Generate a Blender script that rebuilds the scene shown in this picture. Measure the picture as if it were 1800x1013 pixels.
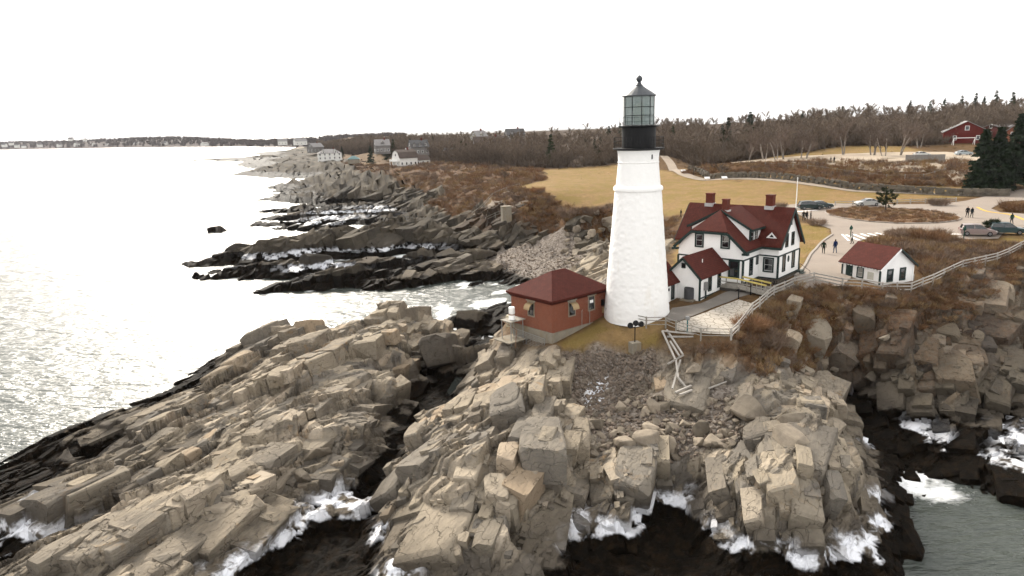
import bpy, bmesh, math, random
import numpy as np
from mathutils import Vector, Matrix
R = math.radians
random.seed(7)
for o in list(bpy.data.objects):
    bpy.data.objects.remove(o)
sc = bpy.context.scene
COL = sc.collection

# ------------------------------------------------------------------ camera
CAMH = 29.0; PITCH = R(12.7); ROLL = R(1.6); FPX = 1248.0
cam_d = bpy.data.cameras.new('camera'); cam = bpy.data.objects.new('camera', cam_d); COL.objects.link(cam)
cam_d.sensor_fit = 'HORIZONTAL'; cam_d.sensor_width = 36.0; cam_d.lens = 36.0 * FPX / 1800.0
cam_d.clip_start = 0.5; cam_d.clip_end = 20000
cam.matrix_world = Matrix.Translation((0, 0, CAMH)) @ Matrix.Rotation(R(90) - PITCH, 4, 'X') @ Matrix.Rotation(-ROLL, 4, 'Z')
sc.camera = cam

# ------------------------------------------------------------------ sky, sun, exposure
SUN_EL, SUN_AZ = R(30), R(-23)          # azimuth from +Y, negative = towards -X (over the sea)
w = bpy.data.worlds.new('World'); sc.world = w; w.use_nodes = True
nt = w.node_tree; nt.nodes.clear()
sky = nt.nodes.new('ShaderNodeTexSky'); sky.sky_type = 'NISHITA'; sky.sun_disc = False
sky.sun_elevation = SUN_EL; sky.sun_rotation = SUN_AZ % (2 * math.pi); sky.dust_density = 4.0
b1 = nt.nodes.new('ShaderNodeBackground'); b1.inputs[1].default_value = 0.10
nt.links.new(sky.outputs[0], b1.inputs[0])
b2 = nt.nodes.new('ShaderNodeBackground'); b2.inputs[0].default_value = (1.0, 0.985, 0.965, 1); b2.inputs[1].default_value = 0.62
tc = nt.nodes.new('ShaderNodeTexCoord'); nz = nt.nodes.new('ShaderNodeTexNoise'); nz.inputs['Scale'].default_value = 2.2; nz.inputs['Detail'].default_value = 4
nt.links.new(tc.outputs['Generated'], nz.inputs['Vector'])
mr = nt.nodes.new('ShaderNodeMapRange'); mr.inputs[3].default_value = 0.86; mr.inputs[4].default_value = 0.98
nt.links.new(nz.outputs[0], mr.inputs[0])
mx = nt.nodes.new('ShaderNodeMixShader'); nt.links.new(mr.outputs[0], mx.inputs[0]); nt.links.new(b1.outputs[0], mx.inputs[1]); nt.links.new(b2.outputs[0], mx.inputs[2])
wo = nt.nodes.new('ShaderNodeOutputWorld'); nt.links.new(mx.outputs[0], wo.inputs[0])

sun_d = bpy.data.lights.new('sun', 'SUN'); sun_d.energy = 3.1; sun_d.angle = R(14); sun_d.color = (1.0, 0.93, 0.82)
sun = bpy.data.objects.new('sun', sun_d); COL.objects.link(sun)
sdir = Vector((math.sin(SUN_AZ) * math.cos(SUN_EL), math.cos(SUN_AZ) * math.cos(SUN_EL), math.sin(SUN_EL)))
sun.rotation_euler = sdir.to_track_quat('Z', 'Y').to_euler(); sun.location = sdir * 200
vs = sc.view_settings; vs.view_transform = 'Standard'; vs.look = 'None'; vs.exposure = 1.45; vs.gamma = 1.0; vs.use_curve_mapping = False

cy = sc.cycles; cy.max_bounces = 4; cy.diffuse_bounces = 2; cy.glossy_bounces = 2; cy.transmission_bounces = 3; cy.transparent_max_bounces = 6; cy.volume_bounces = 0
cy.use_adaptive_sampling = True; cy.adaptive_threshold = 0.03; cy.use_denoising = True; cy.caustics_reflective = False; cy.caustics_refractive = False
# ------------------------------------------------------------------ survey helper: sight line from the drone to a height or plane
def ray(u, v):
    x = (u - 900) / FPX; y = -(v - 506.5) / FPX
    c, s = math.cos(ROLL), math.sin(ROLL)
    xr = x * c + y * s; yr = -x * s + y * c
    return (xr, math.cos(PITCH) + yr * math.sin(PITCH), -math.sin(PITCH) + yr * math.cos(PITCH))
def at(u, v, z):
    d = ray(u, v); t = (z - CAMH) / d[2]
    return (d[0] * t, d[1] * t, z)
def atd(u, v, Y):
    d = ray(u, v); t = Y / d[1]
    return (d[0] * t, Y, CAMH + d[2] * t)

# ------------------------------------------------------------------ object helpers
def tag(o, label=None, cat=None, group=None, kind=None):
    if label: o['label'] = label
    if cat: o['category'] = cat
    if group: o['group'] = group
    if kind: o['kind'] = kind
    return o
def empty(name, loc=(0, 0, 0), rz=0.0, label=None, cat=None, group=None, parent=None):
    o = bpy.data.objects.new(name, None); COL.objects.link(o); o.location = loc; o.rotation_euler = (0, 0, rz)
    o.empty_display_size = 0.3; o.parent = parent
    return tag(o, label, cat, group)
def link(name, me, mat=None, parent=None, loc=(0, 0, 0), rz=0.0):
    if mat is not None and len(me.materials) == 0: me.materials.append(mat)
    o = bpy.data.objects.new(name, me); COL.objects.link(o); o.parent = parent; o.location = loc; o.rotation_euler = (0, 0, rz)
    return o
def copy_tree(o, parent=None):
    c = o.copy(); COL.objects.link(c); c.parent = parent
    for ch in list(o.children): copy_tree(ch, c)
    return c
class MB:
    def __init__(self): self.v = []; self.f = []; self.mi = []
    def add(self, vs, fs, mi=0):
        n = len(self.v); self.v += [tuple(p) for p in vs]; self.f += [tuple(i + n for i in f) for f in fs]; self.mi += [mi] * len(fs); return self
    def box(self, c, s, rz=0.0, m=None, mi=0, taper=1.0):
        x, y, z = s[0] / 2, s[1] / 2, s[2] / 2
        P = [Vector((sx * x * (taper if sz > 0 else 1), sy * y * (taper if sz > 0 else 1), sz * z)) for sz in (-1, 1) for sy in (-1, 1) for sx in (-1, 1)]
        if rz: P = [Matrix.Rotation(rz, 3, 'Z') @ p for p in P]
        if m is not None: P = [m @ p for p in P]
        return self.add([p + Vector(c) for p in P], [(0, 2, 3, 1), (4, 5, 7, 6), (0, 1, 5, 4), (2, 6, 7, 3), (0, 4, 6, 2), (1, 3, 7, 5)], mi)
    def bx(self, x0, x1, y0, y1, z0, z1, mi=0):
        return self.box(((x0 + x1) / 2, (y0 + y1) / 2, (z0 + z1) / 2), (abs(x1 - x0), abs(y1 - y0), abs(z1 - z0)), mi=mi)
    def tube(self, p0, p1, r0, r1=None, n=6, cap=True, mi=0):
        r1 = r0 if r1 is None else r1
        p0, p1 = Vector(p0), Vector(p1); d = (p1 - p0)
        if d.length < 1e-6: return self
        d.normalize(); a = d.orthogonal().normalized(); b = d.cross(a)
        V = []
        for p, r in ((p0, r0), (p1, r1)):
            V += [p + (a * math.cos(2 * math.pi * i / n) + b * math.sin(2 * math.pi * i / n)) * r for i in range(n)]
        F = [(i, (i + 1) % n, n + (i + 1) % n, n + i) for i in range(n)]
        if cap: F += [tuple(range(n - 1, -1, -1)), tuple(range(n, 2 * n))]
        return self.add(V, F, mi)
    def bar(self, p0, p1, w, h, mi=0):
        p0, p1 = Vector(p0), Vector(p1); d = (p1 - p0).normalized()
        s = d.cross(Vector((0, 0, 1)));
        s = Vector((1, 0, 0)) if s.length < 1e-4 else s.normalized()
        t = s.cross(d)
        V = [p + s * (sx * w / 2) + t * (sz * h / 2) for p in (p0, p1) for sz in (-1, 1) for sx in (-1, 1)]
        return self.add(V, [(0, 1, 3, 2), (4, 6, 7, 5), (0, 4, 5, 1), (2, 3, 7, 6), (0, 2, 6, 4), (1, 5, 7, 3)], mi)
    def lathe(self, prof, n=48, c=(0, 0, 0), cap=True, mi=0):
        V = [(c[0] + r * math.cos(2 * math.pi * i / n), c[1] + r * math.sin(2 * math.pi * i / n), c[2] + z) for r, z in prof for i in range(n)]
        F = [(k * n + i, k * n + (i + 1) % n, (k + 1) * n + (i + 1) % n, (k + 1) * n + i) for k in range(len(prof) - 1) for i in range(n)]
        if cap: F += [tuple(range(n - 1, -1, -1)), tuple(range((len(prof) - 1) * n, len(prof) * n))]
        return self.add(V, F, mi)
    def slab(self, poly, th, mi=0):
        """top polygon in 3D, thickened straight down"""
        n = len(poly); V = [Vector(p) for p in poly] + [Vector(p) - Vector((0, 0, th)) for p in poly]
        return self.add(V, [tuple(range(n)), tuple(range(2 * n - 1, n - 1, -1))] + [(i, n + i, n + (i + 1) % n, (i + 1) % n) for i in range(n)], mi)
    def prism(self, poly, d, mi=0):
        n = len(poly); d = Vector(d); V = [Vector(p) for p in poly] + [Vector(p) + d for p in poly]
        return self.add(V, [tuple(range(n - 1, -1, -1)), tuple(range(n, 2 * n))] + [(i, (i + 1) % n, n + (i + 1) % n, n + i) for i in range(n)], mi)
    def mesh(self, name, fix=True):
        me = bpy.data.meshes.new(name); me.from_pydata([tuple(p) for p in self.v], [], self.f)
        if any(self.mi): me.polygons.foreach_set('material_index', self.mi)
        if fix:
            bm = bmesh.new(); bm.from_mesh(me); bmesh.ops.recalc_face_normals(bm, faces=bm.faces); bm.to_mesh(me); bm.free()
        me.update(); return me
    def build(self, name, mat, parent=None, loc=(0, 0, 0), rz=0.0, smooth=False, bevel=0.0):
        me = self.mesh(name)
        if bevel:
            bm = bmesh.new(); bm.from_mesh(me)
            bmesh.ops.bevel(bm, geom=list(bm.edges), offset=bevel, segments=1, affect='EDGES'); bm.to_mesh(me); bm.free()
        if smooth:
            me.polygons.foreach_set('use_smooth', [True] * len(me.polygons)); me.set_sharp_from_angle(angle=R(40))
        mats = mat if isinstance(mat, (list, tuple)) else [mat]
        for m in mats: me.materials.append(m)
        return link(name, me, None, parent, loc, rz)

# ------------------------------------------------------------------ materials
MATS = {}; ALB = .62
def lin(c):   # sRGB 0-255 -> linear
    return tuple(((x / 255) / 12.92 if x / 255 <= 0.04045 else ((x / 255 + 0.055) / 1.055) ** 2.4) for x in c) + (1,)
def mat(name, color, rough=0.8, var=0.15, scale=3.0, bump=0.0, bscale=30.0, metallic=0.0, spec=0.12, brick=None, lines=None, stain=None):
    """procedural surface: base colour with noise variation, optional fine bump, courses or boards"""
    if name in MATS: return MATS[name]
    m = bpy.data.materials.new(name); m.use_nodes = True; t = m.node_tree; N = t.nodes; L = t.links
    p = N['Principled BSDF']; p.inputs['Roughness'].default_value = rough; p.inputs['Metallic'].default_value = metallic
    p.inputs['Specular IOR Level'].default_value = spec
    tc = N.new('ShaderNodeTexCoord'); nz = N.new('ShaderNodeTexNoise'); nz.inputs['Scale'].default_value = scale; nz.inputs['Detail'].default_value = 6; nz.inputs['Roughness'].default_value = 0.65
    L.new(tc.outputs['Object'], nz.inputs['Vector'])
    rp = N.new('ShaderNodeValToRGB'); c = Vector(color[:3]); mxc = max(c); kk = ALB + (1 - ALB) * min(max((mxc - .5) / .25, 0), 1); c = c * kk
    rp.color_ramp.elements[0].position = 0.25; rp.color_ramp.elements[1].position = 0.75
    rp.color_ramp.elements[0].color = tuple(c * (1 - var)) + (1,); rp.color_ramp.elements[1].color = tuple(c * (1 + var)) + (1,)
    L.new(nz.outputs[0], rp.inputs[0]); out = rp.outputs[0]; bh = None
    if brick:   # (color2, mortar, width, height, mortar size, offset axis)
        bt = N.new('ShaderNodeTexBrick'); bt.inputs['Scale'].default_value = 1.0
        bt.inputs['Brick Width'].default_value = brick[2]; bt.inputs['Row Height'].default_value = brick[3]; bt.inputs['Mortar Size'].default_value = brick[4]; bt.inputs['Bias'].default_value = -0.2
        mp = N.new('ShaderNodeMapping')
        if brick[5] == 'wall':  # run the courses round the walls whatever way they face: (x+y, z)
            sp = N.new('ShaderNodeSeparateXYZ'); L.new(tc.outputs['Object'], sp.inputs[0]); ad = N.new('ShaderNodeMath'); L.new(sp.outputs[0], ad.inputs[0]); L.new(sp.outputs[1], ad.inputs[1])
            cb = N.new('ShaderNodeCombineXYZ'); L.new(ad.outputs[0], cb.inputs[0]); L.new(sp.outputs[2], cb.inputs[1]); L.new(cb.outputs[0], bt.inputs['Vector'])
        else:
            L.new(tc.outputs['Object'], bt.inputs['Vector'])
        L.new(out, bt.inputs['Color1']); bt.inputs['Color2'].default_value = tuple(q * ALB for q in brick[0][:3]) + (1,); bt.inputs['Mortar'].default_value = tuple(q * ALB for q in brick[1][:3]) + (1,)
        out = bt.outputs[0]; bh = bt.outputs['Fac']
    if lines:   # horizontal boards/courses along z: (period, depth)
        sp = N.new('ShaderNodeSeparateXYZ'); L.new(tc.outputs['Object'], sp.inputs[0])
        md = N.new('ShaderNodeMath'); md.operation = 'MULTIPLY'; md.inputs[1].default_value = 1 / lines[0]; L.new(sp.outputs[2], md.inputs[0])
        fr = N.new('ShaderNodeMath'); fr.operation = 'FRACT'; L.new(md.outputs[0], fr.inputs[0]); bh = fr.outputs[0]
    if stain:
        n2 = N.new('ShaderNodeTexNoise'); n2.inputs['Scale'].default_value = stain[1]; n2.inputs['Detail'].default_value = 5
        mp = N.new('ShaderNodeMapping'); mp.inputs['Scale'].default_value = (1, 1, stain[2]); L.new(tc.outputs['Object'], mp.inputs[0]); L.new(mp.outputs[0], n2.inputs['Vector'])
        mr = N.new('ShaderNodeMapRange'); mr.inputs[1].default_value = stain[3]; mr.inputs[2].default_value = stain[3] + 0.15; mr.inputs[4].default_value = stain[4]; L.new(n2.outputs[0], mr.inputs[0])
        mm = N.new('ShaderNodeMixRGB'); L.new(mr.outputs[0], mm.inputs[0]); L.new(out, mm.inputs[1]); mm.inputs[2].default_value = stain[0]; out = mm.outputs[0]
    L.new(out, p.inputs['Base Color'])
    if bump or bh is not None:
        bp = N.new('ShaderNodeBump'); bp.inputs['Strength'].default_value = 0.6; bp.inputs['Distance'].default_value = max(bump, 0.012)
        if bh is not None and not bump: L.new(bh, bp.inputs['Height'])
        else:
            n3 = N.new('ShaderNodeTexNoise'); n3.inputs['Scale'].default_value = bscale; n3.inputs['Detail'].default_value = 5; L.new(tc.outputs['Object'], n3.inputs['Vector'])
            if bh is not None:
                ad = N.new('ShaderNodeMath'); L.new(n3.outputs[0], ad.inputs[0]); L.new(bh, ad.inputs[1]); L.new(ad.outputs[0], bp.inputs['Height'])
            else: L.new(n3.outputs[0], bp.inputs['Height'])
        L.new(bp.outputs[0], p.inputs['Normal'])
    MATS[name] = m; return m
def glass(name, color, rough=0.08):
    if name in MATS: return MATS[name]
    m = mat(name, color, rough, 0.25, 0.6, spec=0.8); return m

# ------------------------------------------------------------------ numpy noise
def h2(ix, iy, k):
    a = (ix.astype(np.int64) * 374761393 + iy.astype(np.int64) * 668265263 + k * 974634777) & 0xFFFFFFFF
    a = ((a ^ (a >> 13)) * 1274126177) & 0xFFFFFFFF
    a = ((a ^ (a >> 16)) * 2246822519) & 0xFFFFFFFF
    return ((a ^ (a >> 15)) & 0xFFFFFF) / float(0x1000000)
def vn(x, y, k=0):
    ix = np.floor(x); iy = np.floor(y); fx = x - ix; fy = y - iy
    fx = fx * fx * (3 - 2 * fx); fy = fy * fy * (3 - 2 * fy)
    a = h2(ix, iy, k); b = h2(ix + 1, iy, k); c = h2(ix, iy + 1, k); d = h2(ix + 1, iy + 1, k)
    return (a + (b - a) * fx) * (1 - fy) + (c + (d - c) * fx) * fy
def fbm(x, y, o=4, k=0):
    s = 0; a = 0.5; n = 0
    for i in range(o):
        s = s + a * vn(x, y, k + i * 17); n += a; x = x * 2.03 + 11.3; y = y * 2.03 - 7.1; a *= 0.5
    return s / n
def cells(x, y, size, aspect, ang, k, jit=0.85):
    c, s = math.cos(ang), math.sin(ang)
    p = (x * c + y * s) / (size * aspect); q = (-x * s + y * c) / size
    ip = np.floor(p); iq = np.floor(q)
    F1 = np.full(p.shape, 9.0); F2 = np.full(p.shape, 9.0); r1 = np.zeros(p.shape); r2 = np.zeros(p.shape); r3 = np.zeros(p.shape); dp = np.zeros(p.shape); dq = np.zeros(p.shape)
    for i in (-1, 0, 1):
        for j in (-1, 0, 1):
            a = ip + i; b = iq + j
            cx = a + 0.5 + jit * (h2(a, b, k) - 0.5); cy = b + 0.5 + jit * (h2(a, b, k + 1) - 0.5)
            d = np.sqrt((p - cx) ** 2 + (q - cy) ** 2); m = d < F1
            F2 = np.where(m, F1, np.minimum(F2, d)); F1 = np.where(m, d, F1)
            r1 = np.where(m, h2(a, b, k + 2), r1); r2 = np.where(m, h2(a, b, k + 3), r2); r3 = np.where(m, h2(a, b, k + 4), r3)
            dp = np.where(m, p - cx, dp); dq = np.where(m, q - cy, dq)
    return r1, r2, r3, dp * size * aspect, dq * size, (F2 - F1) * size
def inpoly(x, y, poly):
    r = np.zeros(x.shape, bool); n = len(poly)
    for i in range(n):
        x0, y0 = poly[i][:2]; x1, y1 = poly[(i + 1) % n][:2]
        if y0 == y1: continue
        c = ((y0 > y) != (y1 > y)) & (x < (x1 - x0) * (y - y0) / (y1 - y0) + x0); r ^= c
    return r
def segdist(x, y, pts):
    """distance to a polyline and the interpolated third coordinate"""
    best = np.full(x.shape, 1e9); zz = np.zeros(x.shape)
    for (x0, y0, z0), (x1, y1, z1) in zip(pts[:-1], pts[1:]):
        dx, dy = x1 - x0, y1 - y0; l2 = dx * dx + dy * dy + 1e-9
        t = np.clip(((x - x0) * dx + (y - y0) * dy) / l2, 0, 1)
        d = np.hypot(x - x0 - t * dx, y - y0 - t * dy); m = d < best
        best = np.where(m, d, best); zz = np.where(m, z0 + t * (z1 - z0), zz)
    return best, zz
def polydist(x, y, poly):
    """signed distance to a polygon outline, positive inside"""
    d, _ = segdist(x, y, [(p[0], p[1], 0) for p in poly] + [(poly[0][0], poly[0][1], 0)])
    return np.where(inpoly(x, y, poly), d, -d)
def sstep(a, b, x):
    t = np.clip((x - a) / (b - a), 0, 1); return t * t * (3 - 2 * t)
# ------------------------------------------------------------------ terrain: surveyed spot heights (sight line + height above the water)
SPOTS = """
-250 900 -3;-100 700 -3;0 870 0.5;-150 900 -1;0 835 0.1;67 808 .3;117 773 1.9;160 757 2.4;200 737 2.5;267 713 2.4;320 693 .6;377 656 1.2;441 604 2.5;501 579 4;590 571 5;652 561 5.4;679 538 6.6;736 533 6.6;741 555 5.4;776 558 5;797 572 4
0 790 -2;150 720 -2;300 660 -2;400 600 -2.5;200 600 -3;0 700 -3;0 500 -4;300 450 -4;450 560 -2.5
560 600 5.2;640 610 5.6;700 598 5.4;775 598 4.8;783 575 4.8;723 613 5;690 650 4.6;640 660 4.8;696 668 4.2;635 675 4.8;781 622 1;738 662 1;698 703 1;648 725 1.3
540 722 5.6;552 795 3.6;400 690 4.6;300 740 4;480 655 5.6;440 720 5;350 790 4;250 800 3.5;600 700 5;640 738 4;620 785 3.8;690 742 1.8;662 795 2;600 832 3;642 850 1;560 880 2.2;480 850 3.3;500 800 4;420 800 4.4
40 835 .8;120 790 2.3;130 812 1;90 832 1;30 872 1.3;180 830 3.1;280 828 3.4;0 920 2;60 910 2.6;75 873 3.3;0 893 3;0 962 1;70 950 1.2;135 930 3.6;200 900 3.2;150 868 3.4;230 860 2.6;400 840 3.4
0 994 3;33 977 3.2;77 953 3.5;217 886 4.7;293 859 5.2;367 849 5;423 880 4.1;333 947 3.1;367 963 2.6;430 980 2;500 930 2.3;560 893 2.3;620 877 2;480 1003 .7;560 950 .4;640 885 .5;680 822 .7;600 1010 .2;100 1010 3;200 1010 3.4;270 1000 3.6;350 1005 2.4
0 1150 1;300 1200 0;600 1200 -1;900 1200 -1;1200 1200 -1.5;1500 1200 -2;-300 1050 0
760 662 .8;730 694 .8;715 722 .7;706 748 .7;694 792 .6;668 852 .4;822 612 .9;802 640 .8;772 640 .8;748 680 .8;812 590 1;745 742 .8;720 776 .8;805 672 .8;790 692 .8;762 702 .9;832 640 .8;838 602 1.2;815 575 1.5;805 556 .8;850 592 .6;832 546 .3;872 540 -1;700 832 .6;858 570 1
862 602 5.6;870 622 6;848 605 4;836 662 3.8;900 600 7.6;940 610 7.6;975 612 8.3;885 655 6;950 660 6.2;828 692 4;748 710 4.6;762 748 1.2;833 697 6;933 700 6.9;993 700 6.4;1033 732 5;733 781 3.5;728 803 3;690 820 3.8;684 853 2.4;800 787 6.6;867 777 6.9;967 780 6.4;1000 813 5;1012 853 3;783 760 5;833 757 5.7;933 757 6.1
733 880 4.2;800 853 5.3;867 847 5.3;950 863 4.2;667 913 2.2;660 963 1.4;700 953 3;800 933 3.5;883 940 3.3;950 947 2.9;983 930 2.5;1002 980 1.5;700 1003 2;800 1003 2.3;900 1003 2.3;980 1010 1.6;640 1000 .2;1015 1000 .2
1020 650 6.5;1000 622 7.6;1100 622 7.4;1050 603 8.4;1150 612 8.2;1070 650 6.5;1045 690 5.2;1010 722 5;1100 690 5.8;1150 680 6.3;1200 690 6.2;1080 730 4.8;1150 730 5;1230 730 5.2;1280 700 6;1080 770 4.4;1180 770 4.6;1280 770 4.9
1130 775 4.7;1100 800 4;1080 830 3.9;1050 850 3;1150 842 3.3;1160 872 2.1;1190 872 2.1;1220 820 3.4;1040 890 2.2;1085 880 3.1;1100 920 2.3;1130 905 2.2;1020 922 1.8;1060 940 1.6;1080 985 0;1150 950 0;1190 925 .2;1200 1000 -.3
1215 880 2.4;1240 860 3;1290 830 4.6;1260 810 4.2;1240 940 1.7;1300 790 5.6;1330 760 6.3;1320 722 6;1400 750 6.6;1450 770 6.3;1350 700 6.3;1420 702 6.2;1385 672 6;1440 712 6;1490 782 5.6;1500 832 4.6;1540 852 3.2;1562 882 2;1588 932 .6;1485 690 1.8;1525 762 1;1560 840 .5
1330 840 5.1;1400 860 4.9;1450 870 4.3;1350 890 3.9;1400 920 3.1;1460 920 2.9;1320 930 2.6;1300 900 2.9;1380 980 1.8;1440 980 1.9;1490 950 2.1;1530 970 1.8;1500 900 2.9;1470 1003 1;1562 992 .6;1380 1012 .5
1330 620 8;1362 640 7.5;1330 660 6.8;1250 622 8.4;1200 642 7.4;1400 560 8.8;1390 600 7.9;1400 640 6;1412 660 4.2;1440 620 5;1430 580 7.2;1480 560 8;1480 600 6;1470 640 3.5;1460 682 2;1510 640 3.5;1500 672 1.3;1520 702 .8;1545 742 .6;1560 792 .4;1600 832 .1
1540 522 9.8;1550 560 8.2;1560 600 6.9;1620 560 7.8;1640 620 5.8;1545 617 6.1;1600 642 5.6;1660 652 5.4;1720 642 5.5;1558 672 3.2;1640 692 3;1730 712 2.8;1560 712 2.2;1640 722 2.7;1700 762 2.5;1600 762 1.5;1680 792 1.5;1730 802 1.5;1790 832 1.6;1620 795 .5;1700 842 .2;1780 882 .1;1760 690 3.1;1790 740 2.6;1750 600 5;1800 650 3.6;1700 500 9.6;1750 520 8.2;1790 560 6.6;1700 560 7.2;1780 462 10.4;1800 480 9.9;1900 560 6;1900 700 3;1950 480 11;1900 850 1
1700 950 -1.8;1800 1000 -2.5;1640 905 -.8;1625 960 -1.2;1800 935 -.8;1655 872 -.4;1620 1010 -1;1950 950 -2
1100 580 9;1020 588 8.6;1120 552 10;1000 562 9;1160 582 9.4;1250 560 9.9;1200 550 10;1180 535 10;1280 530 10.2;1350 515 10.4;1420 492 10.5;1480 496 10.3;1545 505 10.3;1600 492 10.4;1430 440 11;1330 482 10.5;1480 410 11.8;1570 380 12;1440 370 12;1700 380 12;1712 415 12;1650 450 11.6;1600 430 12;1780 430 11.6;1300 400 11.5;1230 400 11.2;1200 382 11.5;1285 592 9.6;1320 550 9.9;1400 508 10;1460 503 10;1630 500 10.1;1180 592 9.2;1880 440 12;1900 380 12.5;1260 450 10.7;1060 520 9.6;900 560 8.4
1070 482 8;1060 440 4;1060 402 6.5;1120 440 9;870 365 9;920 376 9;1000 370 10;1060 374 10;880 432 2;950 427 2;1000 422 3;1040 440 3.5;880 452 1.8;950 452 2;900 490 .6;870 472 .5;940 488 1;990 480 2.2;1020 470 3;800 492 -.8;850 522 -1;700 530 -1.5;930 505 -.4;1000 500 3;1040 505 6
960 340 12;1200 340 12;1400 350 12;1060 310 12.5;1180 300 13;1250 316 13;1500 336 12.5;1700 341 12.3;1900 345 12.5;1300 291 16.6;1450 289 17;1600 286 17.2;1690 281 17.3;1850 285 17.5;1230 296 15;1450 262 18.4;1600 262 18.6;1700 250 19.6;1200 280 15;1000 300 12.5;880 340 11;830 335 10;900 318 11.5
500 346 1;560 332 4;600 316 6;660 325 7;720 320 8;700 350 4;740 372 3;800 352 7;780 330 9;760 300 10;680 300 9;850 300 11;640 345 3;560 350 .5;760 385 3.5;820 385 4.5;640 372 -.5;540 380 -1;600 400 -1;450 400 -2;440 350 -3;400 320 -3;560 318 .3;520 322 -1.5;850 405 4;800 372 5;700 372 1.5;760 410 2
640 286 8;700 292 9;580 286 5;540 290 3;470 296 1;430 306 -1.5;500 280 -1;380 290 -2;450 276 1.5;520 272 2.5;560 276 6;600 275 8;360 282 -1;300 288 -2.5;500 265 -1;560 262 6;440 266 -1;350 270 -3;200 300 -4;100 400 -4
"""
CP = []
for line in SPOTS.strip().splitlines():
    for q in line.split(';'):
        u_, v_, z_ = [float(t) for t in q.split()]
        CP.append(at(u_, v_, z_))
# spot heights out of sight or far inland, in metres
CP += [(-16, 97, -1.5), (-10, 99, -1.5), (-22, 92, -1.5), (-4, 96, -1), (-40, 60, -3), (-60, 60, -3),
       (-45, 25, -2), (0, 22, -1), (30, 22, -2), (60, 40, -3), (90, 60, -2), (75, 55, -1), (80, 75, 8), (100, 90, 12), (130, 120, 14),
       (0, 260, 14), (60, 280, 17), (120, 300, 20), (-60, 330, 12), (-100, 420, 10), (0, 400, 16), (80, 420, 19), (160, 380, 24), (250, 380, 26), (300, 300, 24), (220, 250, 20), (200, 180, 16), (140, 160, 13), (150, 230, 17.6),
       (350, 450, 30), (200, 520, 28), (0, 560, 18), (-100, 600, 16), (-180, 560, 8), (100, 700, 24), (400, 700, 32), (-150, 800, 18), (-260, 760, 2), (-60, 900, 20), (300, 900, 26), (600, 600, 32), (600, 900, 28),
       (-300, 900, 6), (-250, 1100, 22), (0, 1200, 22), (400, 1200, 25), (-420, 1050, -3), (-340, 620, -5), (-450, 800, -5), (-600, 500, -5), (-500, 250, -5), (-200, 250, -5), (-300, 400, -5), (-120, 160, -4), (-100, 100, -4), (-800, 900, -5), (-600, 1150, -4)]
CP = np.array(CP)
def _rbf_fit():
    d = np.hypot(CP[:, None, 0] - CP[None, :, 0], CP[:, None, 1] - CP[None, :, 1])
    A = d + np.eye(len(CP)) * 0.12
    n = len(CP); M = np.zeros((n + 1, n + 1)); M[:n, :n] = A; M[:n, n] = 1; M[n, :n] = 1
    return np.linalg.solve(M, np.append(CP[:, 2], 0))
RW = _rbf_fit()
def rbf(x, y):
    out = np.full(x.shape, RW[-1])
    for i in range(len(CP)):
        out += RW[i] * np.sqrt((x - CP[i, 0]) ** 2 + (y - CP[i, 1]) ** 2)
    return out
# tilted ledges that stand out of the water north of the light: (points, half width)
def _rp(s): return [at(*[float(t) for t in q.split()]) for q in s.split(';')]
LEDGES = [(_rp('352 466 -.2;420 441 2.2;480 428 4;560 414 4.6;640 406 5.6;700 394 6.4;760 400 5.6;830 412 4;880 428 3'), 6.5),
          (_rp('380 481 -.2;450 470 1.8;540 463 2.3;640 464 2.1;740 452 2.2;840 447 2.3'), 3.2), (_rp('345 489 -.1;375 486 .5;420 480 .8;460 477 .9;520 474 .6'), 1.4),
          (_rp('468 514 -.2;540 491 1.6;640 482 1.9;740 470 1.8;850 457 2'), 3.4), (_rp('620 500 -.2;680 491 1.7;760 481 1.5;830 469 1.7;880 462 1.6'), 2.6),
          (_rp('815 486 .3;850 478 1.3;895 478 1'), 1.8), (_rp('366 406 0;385 403 1.0;398 404 .2'), 1.5),
          (_rp('455 396 0;500 390 1.2;580 384 1.5;690 378 2'), 4.5), (_rp('470 372 0;530 366 1.6;620 362 2;720 360 3'), 4.5), (_rp('462 386 0;520 379 1.2;600 374 1.4;690 369 2'), 3),
          (_rp('472 351 0;520 344 2.5;580 338 4.5;640 332 6'), 7), (_rp('600 392 .1;660 386 1.4;720 384 2.4'), 3), (_rp('480 403 -.1;540 398 .9;600 396 1'), 2.2),
          (_rp('425 303 -.2;480 293 3;540 289 5.5;600 290 7'), 16), (_rp('440 306 -.2;520 301 2.2;590 300 3'), 9), (_rp('298 284 -.2;380 279 2;450 276 2.6;520 273 4'), 12), (_rp('435 265 -.2;520 259 4;580 258 8'), 22),
          (_rp('795 566 .5;822 553 1.6;845 560 1.4'), 2.0), (_rp('560 372 .2;620 368 1.2'), 3)]
# soft ground (lawns, drives, building plots) where the bedrock does not show
PLATEAU = [at(*q) for q in [(880, 588, 8), (985, 606, 8.5), (1060, 601, 8.6), (1160, 603, 8.8), (1185, 597, 9.2), (1285, 598, 9.5), (1322, 553, 9.9), (1400, 509, 10), (1460, 505, 10), (1500, 513, 10), (1560, 517, 9.9), (1632, 503, 10.1), (1702, 470, 10.6), (1800, 446, 11)]] + [(200, 100, 12), (900, 300, 30), (900, 1300, 30), (-280, 1300, 20)] + \
          [at(*q) for q in [(560, 268, 7), (600, 280, 8), (660, 293, 9), (760, 305, 10), (800, 330, 9.5), (870, 352, 10), (920, 358, 10), (1000, 358, 10.5), (1075, 362, 10.5), (1170, 372, 11), (1178, 440, 10), (1075, 498, 9), (1060, 515, 9), (890, 553, 8.4)]]
STRIKE = R(66)
def detail_mask(x, y):
    return sstep(1.2, -1.6, polydist(x, y, PLATEAU))
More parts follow.
